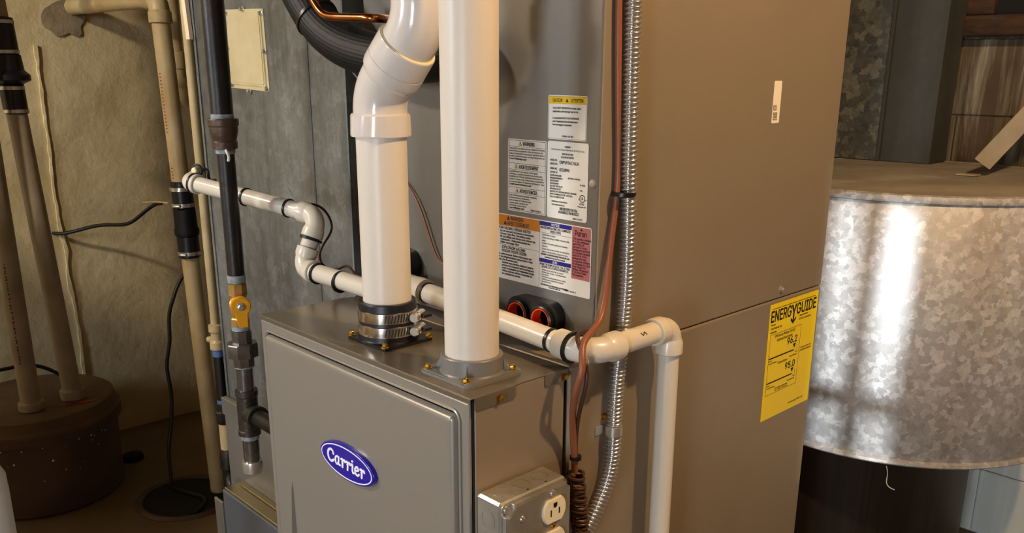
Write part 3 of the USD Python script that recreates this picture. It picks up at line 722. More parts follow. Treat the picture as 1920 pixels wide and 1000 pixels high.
# small bar-code sticker on the side
bo = at(1442.5, 241, 0, 0)
s = Label(coil, 'serial_label', (.0003, .5440, 1.1880), Y, Z, .0195, .0560, 'label_cream', 'small upright cream sticker on the side', r=.0022)
for k in range(5): s.put(on_plane(text('4221 J08941 CNPVP', .0014, .0105, 0, 0), (.0040 + k * .0022, .0040, 0), Y, -X), 'print_black')
for k in range(4): s.put(on_plane(text('CNPVP3617', .0014, .0075, 0, 0), (.0030 + k * .0024, .0170, 0), Y, -X), 'print_black')
s.done({})
# ================================================================== VENT PIPES
PX1, PY1 = -.2310, .0630
PX2, PY2 = -.0590, .0530
R2 = .03015
col1 = Thing('exhaust_coupling', 'black rubber vent coupling with two steel band clamps on the furnace top', 'pipe coupling')
fl = rrect(-.041, -.038, .041, .038, .006)
col1.add('flange', on_plane(plate(fl, .004), (PX1 + .003, PY1, ZT), X, Y), 'black_plastic')
col1.add('sleeve', lathe((PX1, PY1, ZT + .003), Z, [(.0385, 0), (.0368, .003), (.0365, .046), (.0352, .0485), (.0306, .0485), (.0304, .004)], 48), 'black_rubber')
for z0 in (ZT + .0100, ZT + .0275):
    b = col1.add('clamp', lathe((PX1, PY1, z0), Z, [(.0366, 0), (.0374, .0006), (.0376, .0070), (.0374, .0134), (.0366, .0140)], 64), 'stainless', smooth=50, label='steel band clamp')
    hd = np.array([.87, .49, 0]); hp = np.array([PX1, PY1, z0 + .007]) + hd * .0425; td = np.array([.49, -.87, 0])
    slots = [rbox(-.0006, .0006, -.0002, .0002, -.0045, .0045, 0) for _ in range(7)]
    ms = []
    for k in range(9):
        a = math.radians(-40 + k * 6.0); n_ = np.array([math.cos(a), math.sin(a), 0]); tt = np.array([-math.sin(a), math.cos(a), 0])
        ms.append(on_plane(plate(affinity.skew(sbox(-.0007, -.0048, .0007, .0048), 12), .0003), np.array([PX1, PY1, z0 + .007]) + n_ * .03745, tt, Z))
    col1.add('band_slots', cat(ms), 'slot_black', parent=b, smooth=False)
    col1.add('screw_housing', cyl(hp + td * -.010, hp + td * .009, .0062, 20), 'zinc', parent=b)
    sh = col1.add('clamp_screw', lathe(hp + td * .008, td, [(.0035, 0), (.0035, .003), (.0060, .003), (.0060, .0085), (.0050, .0095)], 20), 'zinc', parent=b)
    col1.add('clamp_tail', rbox(hp[0] - .006, hp[0] + .014, hp[1] - .004, hp[1] + .010, hp[2] - .001, hp[2] + .0035, .001), 'black_rubber', parent=b)
for q in ((-.0355, -.0330), (.0370, -.0335), (.0375, .0330), (-.0355, .0330)):
    col1.add('screw', hexhead((PX1 + q[0] + .002, PY1 + q[1], ZT + .004), Z, .0036, .0045), 'brass_screw')

ex = Thing('exhaust_vent_pipe', 'white plastic vent pipe with an angled offset rising from the black coupling', 'vent pipe')
ZB = 1.181; ZH = 1.207
ex.add('pipe', cyl((PX1, PY1, ZT + .030), (PX1, PY1, ZB + .004), R2, 48, .001), 'pvc_vent')
ang45 = np.array([.66, .10, .745]); ang45 /= np.linalg.norm(ang45)
b1 = np.array([PX1, PY1, 1.2300]); c1 = b1 + ang45 * .2
path, d0, d1 = elbow_path((PX1, PY1, 1.0), b1, c1, .055)
ex.add('elbow', cat([lathe((PX1, PY1, ZB), Z, [(.0305, .0), (.0354, .0), (.0360, .002), (.0352, .024), (.0335, .0265), (.0300, .0265)], 48), sweep(np.vstack([[(PX1, PY1, ZH - .004)], path, [path[-1] + d1 * .012]]), .0318, 48)]), 'pvc_fitting', label='glossy white angle fitting')
h0 = path[-1] + d1 * .006
ex.add('coupling', lathe(h0, d1, [(.0318, -.002), (.0350, .003), (.0358, .008), (.0356, .0185), (.0350, .0190), (.0350, .0202), (.0356, .0207), (.0352, .0440), (.0345, .0455), (.0305, .0455), (.0300, .040)], 56), 'pvc_fitting', smooth=35)
e0 = h0 + d1 * .040
b2 = e0 + d1 * .034; c2 = b2 + np.array([0, 0, .2])
path2, q0, q1 = elbow_path(e0, b2, c2, .060)
ex.add('upper_elbow', sweep(np.vstack([[e0], path2, [path2[-1] + q1 * .02]]), .0312, 48), 'pvc_fitting')
tp_ = path2[-1]
ex.add('cement_bead', lathe(h0 + d1 * .0445, d1, [(.0316, 0), (.0336, .0012), (.0316, .0020)], 48), 'pvc_cement')
ex.add('coupling', lathe(tp_ + np.array([0, 0, .018]), Z, [(.0315, 0), (.0356, .002), (.0356, .03), (.031, .031)], 48), 'pvc_fitting')
ex.add('pipe', cyl(tp_ + np.array([0, 0, .03]), (tp_[0], tp_[1], ZC - .195), R2, 48), 'pvc_vent')

col2_ = Thing('intake_collar', 'grey plastic intake collar with square flange at the front corner of the furnace top', 'pipe collar')
fl2 = rrect(-.0425, -.0420, .0425, .0420, .009)
col2_.add('flange', on_plane(cat([plate(fl2, .0035), plate(fl2.buffer(-.002), .0050)]), (PX2 - .0035, PY2 + .0015, ZT), X, Y), 'grey_pvc')
col2_.add('collar', lathe((PX2, PY2, ZT + .004), Z, [(.0372, 0), (.0352, .003), (.0349, .0195), (.0342, .0205), (.0304, .0205), (.0303, .002)], 48), 'grey_pvc')
for a in (-50, 40, 130, 220):
    n_ = np.array([math.cos(math.radians(a)), math.sin(math.radians(a)), 0])
    P0 = np.array([PX2, PY2, ZT + .005])
    col2_.add('rib', trimesh.convex.convex_hull(np.array([P0 + n_ * .034 + Z * .0001, P0 + n_ * .0425, P0 + n_ * .034 + Z * .017] + [P0 + n_ * .034 + np.cross(n_, Z) * .0012 + Z * .0001, P0 + n_ * .0425 + np.cross(n_, Z) * .0012, P0 + n_ * .034 + np.cross(n_, Z) * .0012 + Z * .017])), 'grey_pvc', smooth=False)
for q in ((-.0370, -.0335), (.0295, -.0345), (.0305, .0335), (-.0370, .0350)):
    col2_.add('screw', hexhead((PX2 + q[0], PY2 + q[1], ZT + .0048), Z, .0036, .0045), 'brass_screw')
it = Thing('intake_pipe', 'straight white plastic intake pipe standing in the grey collar', 'vent pipe')
it.add('pipe', cyl((PX2, PY2, ZT + .008), (PX2, PY2, 2.14), R2, 64, .001), 'pvc_vent')
it.add('coupling', lathe((PX2, PY2, 1.62), Z, [(.0302, 0), (.036, .002), (.036, .055), (.0302, .057)], 48), 'pvc_fitting')

# ================================================================== CONDENSATE DRAIN
RD = .01335
con = Thing('condensate_drain_pipe', 'thin white plastic drain pipe zigzagging across the furnace top and down its side', 'drain pipe')
E1 = np.array([.030, .2975, .9545]); E2 = np.array([.030, .1500, .9520])
E3 = np.array([-.282, .1545, .9680])
JL = dep(700, 551, 1.262)
B3 = dep(566, 502, 1.372); B2 = dep(597, 405, 1.372); BL = dep(352, 341, 1.492)
def elb(a, b, c, rad=.016, hub=.017, rb=.0150, rh=.0172, lab=None):
    mm, s0, s1 = fitting_elbow(a, b, c, rad, rb, rh, hub); con.add('elbow', mm, 'pvc_drain', label=lab); return s0, s1
down = np.array([.030, .302, .30])
s0, s1 = elb(down, E1, E2); con.add('pipe', cyl(down, s0 + Z * .008, RD, 32), 'pvc_drain', label='white upright length beside the cabinet')
t0, t1 = elb(E1, E2, E3, rad=.030, hub=.018); con.add('pipe', cyl(s1 + [0, .008, 0], t0 - [0, .008, 0], RD, 32), 'pvc_drain')
dr = (E3 - E2) / np.linalg.norm(E3 - E2)
con.add('pipe', cyl(t1 - dr * .008, E3 + dr * .028, RD, 32), 'pvc_drain')
con.add('coupling', lathe(E3 - dr * .012, dr, [(.0134, 0), (.0175, .0008), (.0178, .0120), (.0165, .030), (.0160, .050)], 32), 'pvc_drain')
jp = spline([E3 + dr * .03, E3 + dr * .045, (E3 + dr * .06) * .5 + JL * .5, JL], .004)
con.add('trap_bend', sweep(jp, .0150, 28), 'pvc_drain')
s0, s1 = elb(JL, B3, B2, rad=.019, hub=.014)
con.add('pipe', cyl(jp[-3], s0 + (B3 - JL) / np.linalg.norm(B3 - JL) * -.0, RD + .0008, 32), 'pvc_drain')
u0, u1 = elb(B3, B2, BL, rad=.021, hub=.014)
con.add('pipe', cyl(s1, u0, RD, 32), 'pvc_drain')
v0, v1 = elb(B2, BL, BL + np.array([-.10, .30, .03]), rad=.014, hub=.012, rb=.0150, rh=.0168)
con.add('pipe', cyl(u1, v0, RD, 32), 'pvc_drain')
for k, (xx, mk) in enumerate(((.0, 0), (.006, 1), (.012, 0))):
    con.add('print_mark', on_plane(plate(affinity.rotate(sbox(-.0025, -.0004, .0025, .0004), 55 if mk else -55), .0002), (.030 + RD * .82, .2290 + xx * .55, .9535 + RD * .62), Y, np.array([-.6, 0, .8])), 'print_black', smooth=False)
con.add('plug', hexhead(E2 + np.array([.0085, -.0170, -.0030]), (.5, -.9, 0), .0034, .004), 'zinc')

# black ties round the drain
def tie(center, axis, r, name='cable_tie', wd=.0042, lab='black plastic cable tie', th=None, group=None, mt='black_plastic', tail=False):
    u, v, w = frame(axis); c = np.asarray(center, float)
    mm = [lathe(c - w * wd / 2, w, [(r - .0006, 0), (r + .0009, .0003), (r + .0009, wd - .0003), (r - .0006, wd)], 32)]
    if tail:
        back = c + v * -(r + .002)
        mm.append(trimesh.convex.convex_hull(np.array([back + u * a + v * b + w * e for a in (-.003, .003) for b in (-.0025, .001) for e in (-.003, .003)])))
    t = Thing(name, lab, 'cable tie', group); t.add('loop', cat(mm), mt)
    return t
axL = (B2 - BL) / np.linalg.norm(B2 - BL)
for px, lab in ((365, 'black tie at the left end elbow of the thin white drain'), (461, 'black tie on the thin white drain just right of the black gas pipe'), (541, 'black tie on the thin white drain left of its upper bend')):
    f_ = min(np.linspace(0, 1, 400), key=lambda q: abs(CX + FPX * ((BL + (B2 - BL) * q - CAM) @ RIGHT) / ((BL + (B2 - BL) * q - CAM) @ FWD) - px))
    tie(BL + (B2 - BL) * f_, axL, RD + (.0038 if px == 365 else .0010), lab=lab, wd=.0036)
tie(B3 * .45 + B2 * .55, B2 - B3, RD + .0036, lab='black tie between the two bends of the thin white drain', wd=.0040)
aj = (B3 - JL) / np.linalg.norm(B3 - JL)
tie(B3 - aj * .043, aj, RD + .0026, lab='black tie just below the lower bend of the thin white drain', wd=.004)
tie(B3 - aj * .100, aj, RD + .0026, lab='black tie on the grey shaded drain just left of the angled vent pipe', wd=.0045)
tie(E3 - dr * .016, dr, RD + .0002, lab='black tie on the drain between the two upright vent pipes', wd=.004)
tie(np.array([-.0290, .1503, .9552]), dr, RD + .0002, lab='black tie on the drain in front of the red drain sockets', wd=.0045)

# brown wire following the drain
def wire(name, label, ctrl, r, mt, catg='wire', sides=10, step=.006):
    t = Thing(name, label, catg); t.add('wire', sweep(spline(ctrl, step), r, sides), mt, smooth=60); return t
offb = np.array([0.004, .018, .002])
wire('sensor_wire', 'thin dark brown wire tied along the back of the white drain bends',
     [BL + offb + [-.004, 0, .004], dep(461, 369, 1.439) + [0, .014, .006], dep(541, 390, 1.399) + [0, .014, .006], dep(600, 388, 1.395), dep(622, 424, 1.425), dep(612, 450, 1.408), dep(600, 474, 1.400), dep(603, 494, 1.40), dep(632, 505, 1.375), dep(650, 499, 1.36), dep(668, 516, 1.33), dep(690, 525, 1.30)], .0019, 'brown_wire')
wire('sensor_wire', 'thin brown wire hanging down the coil cabinet front between the vent pipes',
     [(-.372, YC - .004, 1.150), (-.366, YC - .004, 1.120), at(768, 352, 1, YC - .005), at(795, 410, 1, YC - .005), at(826, 492, 1, YC - .005), (-.262, YC - .006, 1.000), (-.262, YC - .012, .975)], .0014, 'brown_cable')

# plug and loop of cable on the end of the drain
pl_ = Thing('drain_end_plug', 'small cream plug with a black cable loop above the drain end elbow', 'plug')
pc_ = dep(369, 320, 1.50)
pl_.add('plug', lathe(pc_, (.45, -.88, .1), [(.004, -.012), (.006, -.004), (.0065, .004), (.005, .008), (.003, .009)], 20), 'pvc_cement')
aa = np.linspace(-.3, 2 * math.pi - .2, 30); uu, vv, _w = frame((.5, -.85, .1))
pl_.add('cable_loop', sweep(np.array([pc_ + .0095 * (math.cos(a) * uu + math.sin(a) * vv) for a in aa]), .0024, 10), 'black_cable')
pl_.add('cable', sweep(spline([pc_ + uu * .009, dep(388, 318, 1.50), dep(392, 335, 1.505), dep(404, 338, 1.52)], .004), .0026, 10), 'black_cable')

# ================================================================== CABLES AND CONDUIT ON THE SIDE
cp = spline([(.014, .2215, 2.14), (.0135, .2220, 1.60), (.013, .2225, 1.328), (.0125, .2285, 1.125), (.0120, .2310, .985), (.0115, .2225, .900), (.0115, .2205, .842), (.0125, .2160, .786), (.014, .1960, .748), (.016, .1650, .716), (.018, .128, .690), (.020, .1100, .672)], .0009)
s_ = np.arange(len(cp)) * .0009; kk = 20
tt = np.gradient(cp, axis=0); tt /= np.linalg.norm(tt, axis=1, keepdims=True); u = X.copy(); U = []
for i in range(len(cp)):
    u = u - tt[i] * (u @ tt[i]); u /= np.linalg.norm(u); U.append(u)
U = np.array(U); Wv = np.cross(tt, U); a = np.arange(kk) * 2 * np.pi / kk
ph = (s_[:, None] / .0052 - a[None] / (2 * np.pi)) % 1.0
prof_ = np.interp(ph, [0, .12, .30, .52, .68, .80, 1.0], [.0074, .0090, .0096, .0096, .0088, .0072, .0074])
V = (cp[:, None] + prof_[..., None] * (np.cos(a)[None, :, None] * U[:, None] + np.sin(a)[None, :, None] * Wv[:, None])).reshape(-1, 3)
i, j = np.meshgrid(np.arange(len(cp) - 1), np.arange(kk), indexing='ij'); jn = (j + 1) % kk
q = np.stack([i * kk + j, i * kk + jn, (i + 1) * kk + jn, (i + 1) * kk + j], -1).reshape(-1, 4)
cond = Thing('flexible_conduit', 'ribbed silver flexible metal conduit running down the cabinet side', 'conduit')
cond.add('armor', trimesh.Trimesh(V, np.vstack([q[:, [0, 1, 2]], q[:, [0, 2, 3]]]), process=False), 'conduit_steel', smooth=45)
sc = np.array([.0118, .2200, .8350])
st = cond.add('strap', cat([lathe(sc - Z * .006, Z, [(.0098, 0), (.0106, .0004), (.0106, .0116), (.0098, .012)], 28), rbox(0, .0016, .2285, .2440, .8290, .8410, .0005), rbox(0, .0016, .1985, .2120, .8290, .8410, .0005)]), 'zinc', label='bright strap holding the conduit')
cond.add('screw', panhead((.0016, .2390, .8350), X, .0035, .0022), 'zinc', parent=st)

bc = Thing('thermostat_cable', 'reddish brown thermostat cable beside the conduit, looped over the drain and coiled below', 'cable')
p1 = [(.0050, .2060, 2.10), (.0048, .2060, 1.60), (.0048, .2080, 1.328), (.0048, .2150, 1.200), (.0050, .2170, 1.124), (.0062, .2090, 1.078), (.0100, .1990, 1.025), (.0180, .1800, .985), (.0260, .1520, .9735), (.0330, .1340, .9640), (.0420, .1240, .9450), (.0360, .1230, .9200), (.0220, .1330, .8800), (.0150, .1430, .8450), (.0130, .1475, .8190), (.0130, .1490, .8020)]
bc.add('cable', sweep(spline(p1, .005), .0039, 14), 'brown_cable')
p2 = [(.0000 + .0030, .2010, .9850), (.0100, .1800, .9720), (.0180, .1420, .9720), (.0390, .1340, .9440), (.0340, .1345, .9000), (.0190, .1440, .8600), (.0130, .1500, .8250), (.0115, .1530, .8020)]
bc.add('second_strand', sweep(spline(p2, .005), .0026, 12), 'brown_wire')
nt = 17; ta = np.linspace(0, nt * 2 * math.pi, nt * 18)
zc = np.linspace(.8000, .7050, len(ta)); yc_ = np.interp(zc, [.705, .80], [.163, .1515]); xc_ = np.interp(zc, [.705, .80], [.0150, .0125])
wob = 1 + .10 * np.sin(ta * .37)
coilp = np.stack([xc_ + .0088 * wob * np.cos(ta), yc_ + .0088 * wob * np.sin(ta), zc + .0008 * np.sin(ta * .61)], 1)
bc.add('coil', sweep(coilp, .0023, 8), 'brown_wire', label='dark brown coiled end')
bc.add('cable', sweep(spline([coilp[-1], (.022, .150, .700), (.024, .120, .690), (.022, .100, .680)], .004), .0026, 10), 'brown_wire')
tie((.0128, .1500, .8205), Z, .0062, lab='black tie around the brown cable just above its coil', wd=.0050)
tie(np.array([.0030, .1508, .9536]), dr, .0180, lab='black tie binding the brown cable over the drain elbow', wd=.0038)
tie((.0090, .2235, 1.1225), Z, .0135, lab='black tie around the conduit and brown cable high on the side', wd=.0045)

# ================================================================== OUTLET BOX
ob = Thing('outlet_box', 'galvanized outlet box with ivory sockets and a switch on the furnace side', 'outlet box')
oy0, oy1, oz0, oz1, od = .0055, .1070, .7150, .8205, .0385
ob.add('box', rbox(.0001, od, oy0, oy1, oz0, oz1, .003), 'zinc_box', smooth=False)
def knock(c, u, v, r):
    rg = Point(0, 0).buffer(r, quad_segs=12).difference(Point(0, 0).buffer(r - .0007, quad_segs=12))
    return on_plane(cat([plate(rg, .0005), plate(Point(0, 0).buffer(r - .0022, quad_segs=12), .0003)]), c, u, v)
for y in (.0270, .0555, .0840): ob.add('knockout', knock((.0185, y, oz1 - .0001), Y, -X, .0108), 'zinc_box')
for z in (.7970, .7700, .7400): ob.add('knockout', knock((.0200, oy0 + .0001, z), X, Z, .0105), 'zinc_box')
for y in (.0520, .0800): ob.add('pilot_hole', lathe((.0325, y, oz1), Z, [(.0014, -.001), (.0014, .0002)], 12), 'slot_black')
ob.add('pilot_hole', lathe((.0335, oy0, .7830), -Y, [(.0014, -.001), (.0014, .0002)], 12), 'slot_black')
cv = rrect(oy0 + .0005, oz0, oy1, oz1 - .0005, .007)
nt_ = Point(oy0, oz1).buffer(.0125).union(Point(oy1 + .004, oz1 + .004).buffer(.0125))
lv0 = cv.buffer(-.0005); lv1 = cv.difference(nt_).buffer(-.0025).buffer(.001)
cover = cat([on_plane(plate(lv0, .0012), (od, 0, 0), Y, Z), on_plane(plate(lv1, .0062), (od + .0008, 0, 0), Y, Z), on_plane(plate(lv1.buffer(-.0008), .0072), (od + .0008, 0, 0), Y, Z), on_plane(plate(lv1.buffer(-.0022), .0078), (od + .0008, 0, 0), Y, Z)])
cvp = ob.add('cover', cover, 'zinc_box', smooth=20)
ob.add('screw', panhead((od + .0012, oy0 + .0078, oz1 - .0080), X, .0046, .003), 'zinc', parent=cvp)
ob.add('screw', panhead((od + .0085, .0300, .7990), X, .0036, .002), 'zinc', parent=cvp)
ob.add('screw', panhead((od + .0085, .0760, .8135), X, .0042, .003), 'zinc', parent=cvp)
ob.add('pilot_hole', lathe((od + .0012, oy1 - .0070, oz1 - .0065), X, [(.0020, -.001), (.0020, .0003)], 12), 'slot_black', parent=cvp)
fx = od + .0086
for zc_ in (.7925, .7535):
    face = Point(0, 0).buffer(.0178, quad_segs=16).intersection(sbox(-.02, -.0143, .02, .0143))
    rc = ob.add('receptacle', on_plane(cat([plate(face, .0030), plate(face.buffer(-.0009), .0038)]), (fx - .001, .0775, zc_), Y, Z), 'plastic_ivory', label='ivory socket', smooth=20)
    gh = Point(0, 0).buffer(.0028).union(sbox(-.0028, 0, .0028, .003))
    sl = [plate(sbox(-.0072, -.0058, -.0056, .0022), .0003), plate(sbox(.0056, -.0050, .0072, .0022), .0003), affinity_ := plate(affinity.translate(gh, 0, .0066), .0003)]
    ob.add('slots', on_plane(cat(sl), (fx + .0028, .0775, zc_), Y, Z), 'slot_black', parent=rc, smooth=False)
ob.add('screw', panhead((fx, .0775, .7730), X, .0032, .002), 'brass_screw', parent=cvp)
sw = ob.add('switch', rbox(fx - .001, fx + .0022, .0235, .0345, .7520, .7765, .0012), 'plastic_ivory', label='ivory switch toggle')
ob.add('toggle', trimesh.convex.convex_hull(np.array([(fx + .001, .0255, .7600), (fx + .001, .0325, .7600), (fx + .001, .0255, .7745), (fx + .001, .0325, .7745), (fx + .013, .0262, .7690), (fx + .013, .0318, .7690), (fx + .012, .0262, .7762), (fx + .012, .0318, .7762)])), 'pvc_white', parent=sw, smooth=20)

# ================================================================== GAS PIPE
GX, GY = -.6520, .0690
def gz(py): return at(GX * 0 + 450, py, 1, GY)[2] if False else float(np.interp(py, [4.6, 201.9, 446.1, 671.2, 879.2], [1.35, 1.2, 1.0, .8, .6]))
gp = Thing('gas_pipe', 'black iron gas pipe with brass valve hanging in front of the galvanized duct', 'gas pipe')
G = np.array([GX, GY, 0.0]); g = lambda z: G + Z * z
def gl(name, prof, mt, n=28, **k): return gp.add(name, lathe(g(0), Z, [(r, z) for r, z in prof][::-1] if prof[0][1] > prof[-1][1] else prof, n), mt, **k)
gl('pipe', [(.0167, 1.190), (.0167, 2.16)], 'black_iron', 32)
gl('thread_sealant', [(.0166, 1.1830), (.0172, 1.1840), (.0172, 1.1900), (.0164, 1.1910)], 'thread_sealant')
gl('reducer', [(.0150, 1.1385), (.0190, 1.1390), (.0194, 1.1490), (.0180, 1.1510), (.0195, 1.1570), (.0215, 1.1650), (.0215, 1.1720), (.0232, 1.1735), (.0236, 1.1825), (.0228, 1.1840), (.016, 1.1840)], 'reducer_iron', 36, label='brown iron reducer')
gl('thread_sealant', [(.0132, 1.1310), (.0148, 1.1320), (.0150, 1.1375), (.0136, 1.1390)], 'thread_sealant')
gp.add('sealant_string', sweep(spline([g(1.136) + [.013, -.004, 0], g(1.137) + [.020, -.008, 0], g(1.128) + [.022, -.006, 0], g(1.122) + [.019, -.006, 0]], .002), .0022, 8), 'label_white')
gl('pipe', [(.0134, .940), (.0134, 1.1320)], 'black_iron', 32)
gl('thread_sealant', [(.0128, .9270), (.0142, .9285), (.0142, .9400), (.0130, .9405)], 'thread_sealant')
gl('valve_body', [(.0130, .8560), (.0152, .8565), (.0152, .8680), (.0130, .8700), (.0155, .8790), (.0160, .8900), (.0150, .8980), (.0130, .9010), (.0135, .9060), (.0152, .9070), (.0152, .9260), (.0130, .9270)], 'brass', 8, label='brass valve body')
# yellow lever
hc = g(.8955) + np.array([.93, -.36, 0]) * .027
hd_ = np.array([.93, -.36, 0.0]); hu = np.array([.36, .93, 0.0])
gp.add('valve_stem', cyl(g(.8955), hc, .0075, 20), 'brass')
lev = Point(0, 0).buffer(.0155).union(Polygon([(-.0100, -.006), (.0105, -.008), (.0095, -.0345), (-.0055, -.0345)])).buffer(-.002).buffer(.002)
lv_ = gp.add('valve_handle', on_plane(cat([plate(lev, .0085), plate(lev.buffer(-.0012), .0100)]), hc - hd_ * .001, hu, Z), 'valve_yellow', label='yellow quarter-turn handle', smooth=20)
gp.add('handle_web', cyl(g(.8975) - hu * .010 + hd_ * .006, g(.8985) + hu * .004 + hd_ * .015, .0075, 16), 'valve_yellow', parent=lv_)
gp.add('handle_nut', lathe(hc + hd_ * .008, hd_, [(.0075, 0), (.0075, .0015), (.0052, .002), (.0052, .006), (.004, .007)], 6), 'zinc', parent=lv_)
gl('thread_sealant', [(.0128, .8475), (.0142, .8485), (.0142, .8560), (.0130, .8565)], 'thread_sealant')
gl('union', [(.0130, .8255), (.0165, .8260), (.0168, .8470), (.0130, .8480)], 'dark_steel', 8)
gl('union_nut', [(.0180, .8030), (.0250, .8035), (.0254, .8060), (.0254, .8240), (.0240, .8265), (.0180, .8270)], 'dark_steel', 8)
gl('union', [(.0130, .7860), (.0172, .7865), (.0178, .8030), (.0150, .8035)], 'dark_steel', 8)
gl('thread_sealant', [(.0130, .7838), (.0160, .7845), (.0160, .7872), (.0140, .7876)], 'thread_sealant')
gl('nipple', [(.0134, .7420), (.0134, .7860)], 'dark_steel', 28)
tee = cat([lathe(g(0), Z, [(.0150, .6650), (.0186, .6652), (.0186, .6725), (.0172, .6745), (.0172, .7330), (.0186, .7350), (.0186, .7440), (.0150, .7442)], 32),
           lathe(g(.7040), X, [(.0165, .0), (.0165, .024), (.0190, .026), (.0190, .036), (.0150, .0362)], 32)])
gp.add('tee', tee, 'iron_fitting', label='iron tee turning into the furnace')
gp.add('branch_pipe', cyl(g(.7040) + X * .034, (FW + .004, GY, .7040), .0134, 28), 'black_iron')
gl('thread_sealant', [(.0130, .6555), (.0148, .6565), (.0150, .6640), (.0140, .6655)], 'thread_sealant')
gl('nipple', [(.0134, .6150), (.0134, .6580)], 'dark_steel', 28)
gl('cap', [(.0150, .5945), (.0172, .5965), (.0176, .6020), (.0176, .6130), (.0162, .6165), (.0135, .6170)], 'zinc', 28, label='zinc drip-leg cap')

# ================================================================== RETURN DUCT AND FILTER BOX
DX0, DX1, DY = -1.2260, -.6680, .3000
rd = Thing('return_duct', 'tall dull galvanized sheet-metal return duct behind the gas pipe', 'duct')
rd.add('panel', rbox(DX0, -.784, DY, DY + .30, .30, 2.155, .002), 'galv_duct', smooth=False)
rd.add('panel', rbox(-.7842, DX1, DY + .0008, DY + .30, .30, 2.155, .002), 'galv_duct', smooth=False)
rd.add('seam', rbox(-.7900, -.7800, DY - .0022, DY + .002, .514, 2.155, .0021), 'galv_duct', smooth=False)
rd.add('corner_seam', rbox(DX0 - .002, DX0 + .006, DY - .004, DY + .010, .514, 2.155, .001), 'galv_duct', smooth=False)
cpz = np.array([(-1.0745, 1.3685), (-.9265, 1.3640), (-.9230, 1.2150), (-1.0775, 1.2200)])
cpl = rd.add('cover_plate', on_plane(cat([plate(Polygon(cpz), .0016), plate(Polygon(cpz).buffer(-.012).buffer(.004), .0045), plate(Polygon(cpz).buffer(-.016).buffer(.004), .0058)]), (0, DY, 0), X, Z), 'cover_warm_sheen', label='bright access cover plate', smooth=25)
for sx, sz in ((-1.0680, 1.3600), (-1.0050, 1.3660), (-.9340, 1.3560), (-1.0700, 1.2960), (-.9290, 1.2880), (-1.0700, 1.2260), (-1.0000, 1.2150), (-.9290, 1.2200)):
    rd.add('screw', hexhead((sx, DY - .0016, sz), -Y, .0040, .0055), 'zinc', parent=cpl)

fc = Thing('filter_cabinet', 'brushed steel filter cabinet with a grey front at the furnace foot', 'filter cabinet')
fc.add('upper_panel', rbox(-1.2310, FW - .004, .2880, .2985, .1600, .5130, .0012), 'filter_steel', smooth=False)
fc.add('upper_panel', rbox(-1.2320, FW - .004, .2830, .2885, .4700, .5130, .0010), 'filter_steel', smooth=False)
fc.add('top_lip', rbox(-1.1640, FW - .004, .2400, .2880, .3120, .3180, .0015), 'lip_metal_warm_lit', smooth=False, label='bright top lip')
fc.add('top_lip', rbox(-1.1400, FW - .004, .2700, .2760, .3178, .3225, .0012), 'lip_metal_warm_lit', smooth=False)
fc.add('front', rbox(-1.1640, FW - .004, .2350, .2880, .0200, .3130, .0015), 'filter_grey', smooth=False, label='grey front panel')
fc.add('side_flange', rbox(-1.2050, -1.1650, .2310, .2370, .0200, .2800, .001), 'filter_steel', smooth=False)

# ================================================================== REFRIGERANT LINES
hz = Thing('insulated_line', 'black ribbed insulated hose curving behind the angled vent pipe', 'hose')
hp_ = spline([at(500, -150, 1, .125), at(560, -25, 1, .130), at(610, 55, 1, .135), at(680, 98, 1, .140), at(770, 112, 1, .145), at(836, 104, 1, .150), at(868, 98, 1, .156)], .0016)
aa = np.arange(len(hp_)) * .0016
hs_ = sweep(hp_[::3], .0290, 112); nv = 112 * len(hp_[::3])
fl_ = 1 + .010 * np.cos(np.arange(112) * 2 * np.pi * 37 / 112); cc_ = np.repeat(hp_[::3], 112, 0)
hs_.vertices[:nv] = cc_ + (hs_.vertices[:nv] - cc_) * np.tile(fl_, len(hp_[::3]))[:, None]
hz.add('hose', hs_, 'pipe_foam_black', smooth=60)
mid = hp_[len(hp_) // 2 - 40]; md = hp_[len(hp_) // 2 - 36] - hp_[len(hp_) // 2 - 44]
tie(mid, md, .0300, lab='black tie around the ribbed black hose', wd=.005)
cl = Thing('copper_line', 'bare copper refrigerant tube bending in front of the black hose', 'tube')
cc0 = [at(560, -60, 1, .095), at(590, 5, 1, .096), at(606, 26, 1, .097), at(628, 32, 1, .098), at(668, 33, 1, .104), at(700, 34, 1, .112), at(722, 35, 1, .135), at(735, 36, 1, YC - .001)]
cl.add('tube', sweep(spline(cc0, .004), .0052, 20), 'copper')
wire('capillary_wire', 'thin grey wire dropping from under the black hose beside the duct', [dep(640, 95, 1.34), dep(655, 125, 1.35), dep(676, 152, 1.35), dep(700, 178, 1.30), dep(712, 230, 1.27)], .0016, 'grey_pvc')
# ================================================================== SUMP AND PIPES AT THE LEFT WALL
BC = np.array([-2.144, .109, 0.0]); BR = .222
sb = Thing('sump_basin', 'dark brown plastic sump basin with a dusty flat lid by the left wall', 'basin')
sb.add('body', lathe(BC, Z, [(BR - .012, .001), (BR - .004, .010), (BR - .002, .225), (BR + .012, .230), (BR + .012, .250), (BR, .255)], 72), 'bucket_brown', smooth=40)
sb.add('lid', lathe(BC, Z, [(BR + .010, .2495), (BR + .012, .262), (BR - .002, .270), (BR - .004, .298), (BR - .012, .303), (.02, .304)], 72), 'bucket_lid', smooth=40)
tpz = .3045
for p, q, wd in (((-2.005, .150), (-1.985, .235), .006), ((-1.995, .160), (-2.010, .215), .004)):
    a, b = np.array(p), np.array(q); d = (b - a) / np.linalg.norm(b - a); nn = np.array([-d[1], d[0]]) * wd
    sb.add('tape', trimesh.creation.extrude_polygon(Polygon([a - nn, b - nn, b + nn, a + nn]), .001).apply_translation([0, 0, tpz]), 'red_tape', label='red tape scrap')
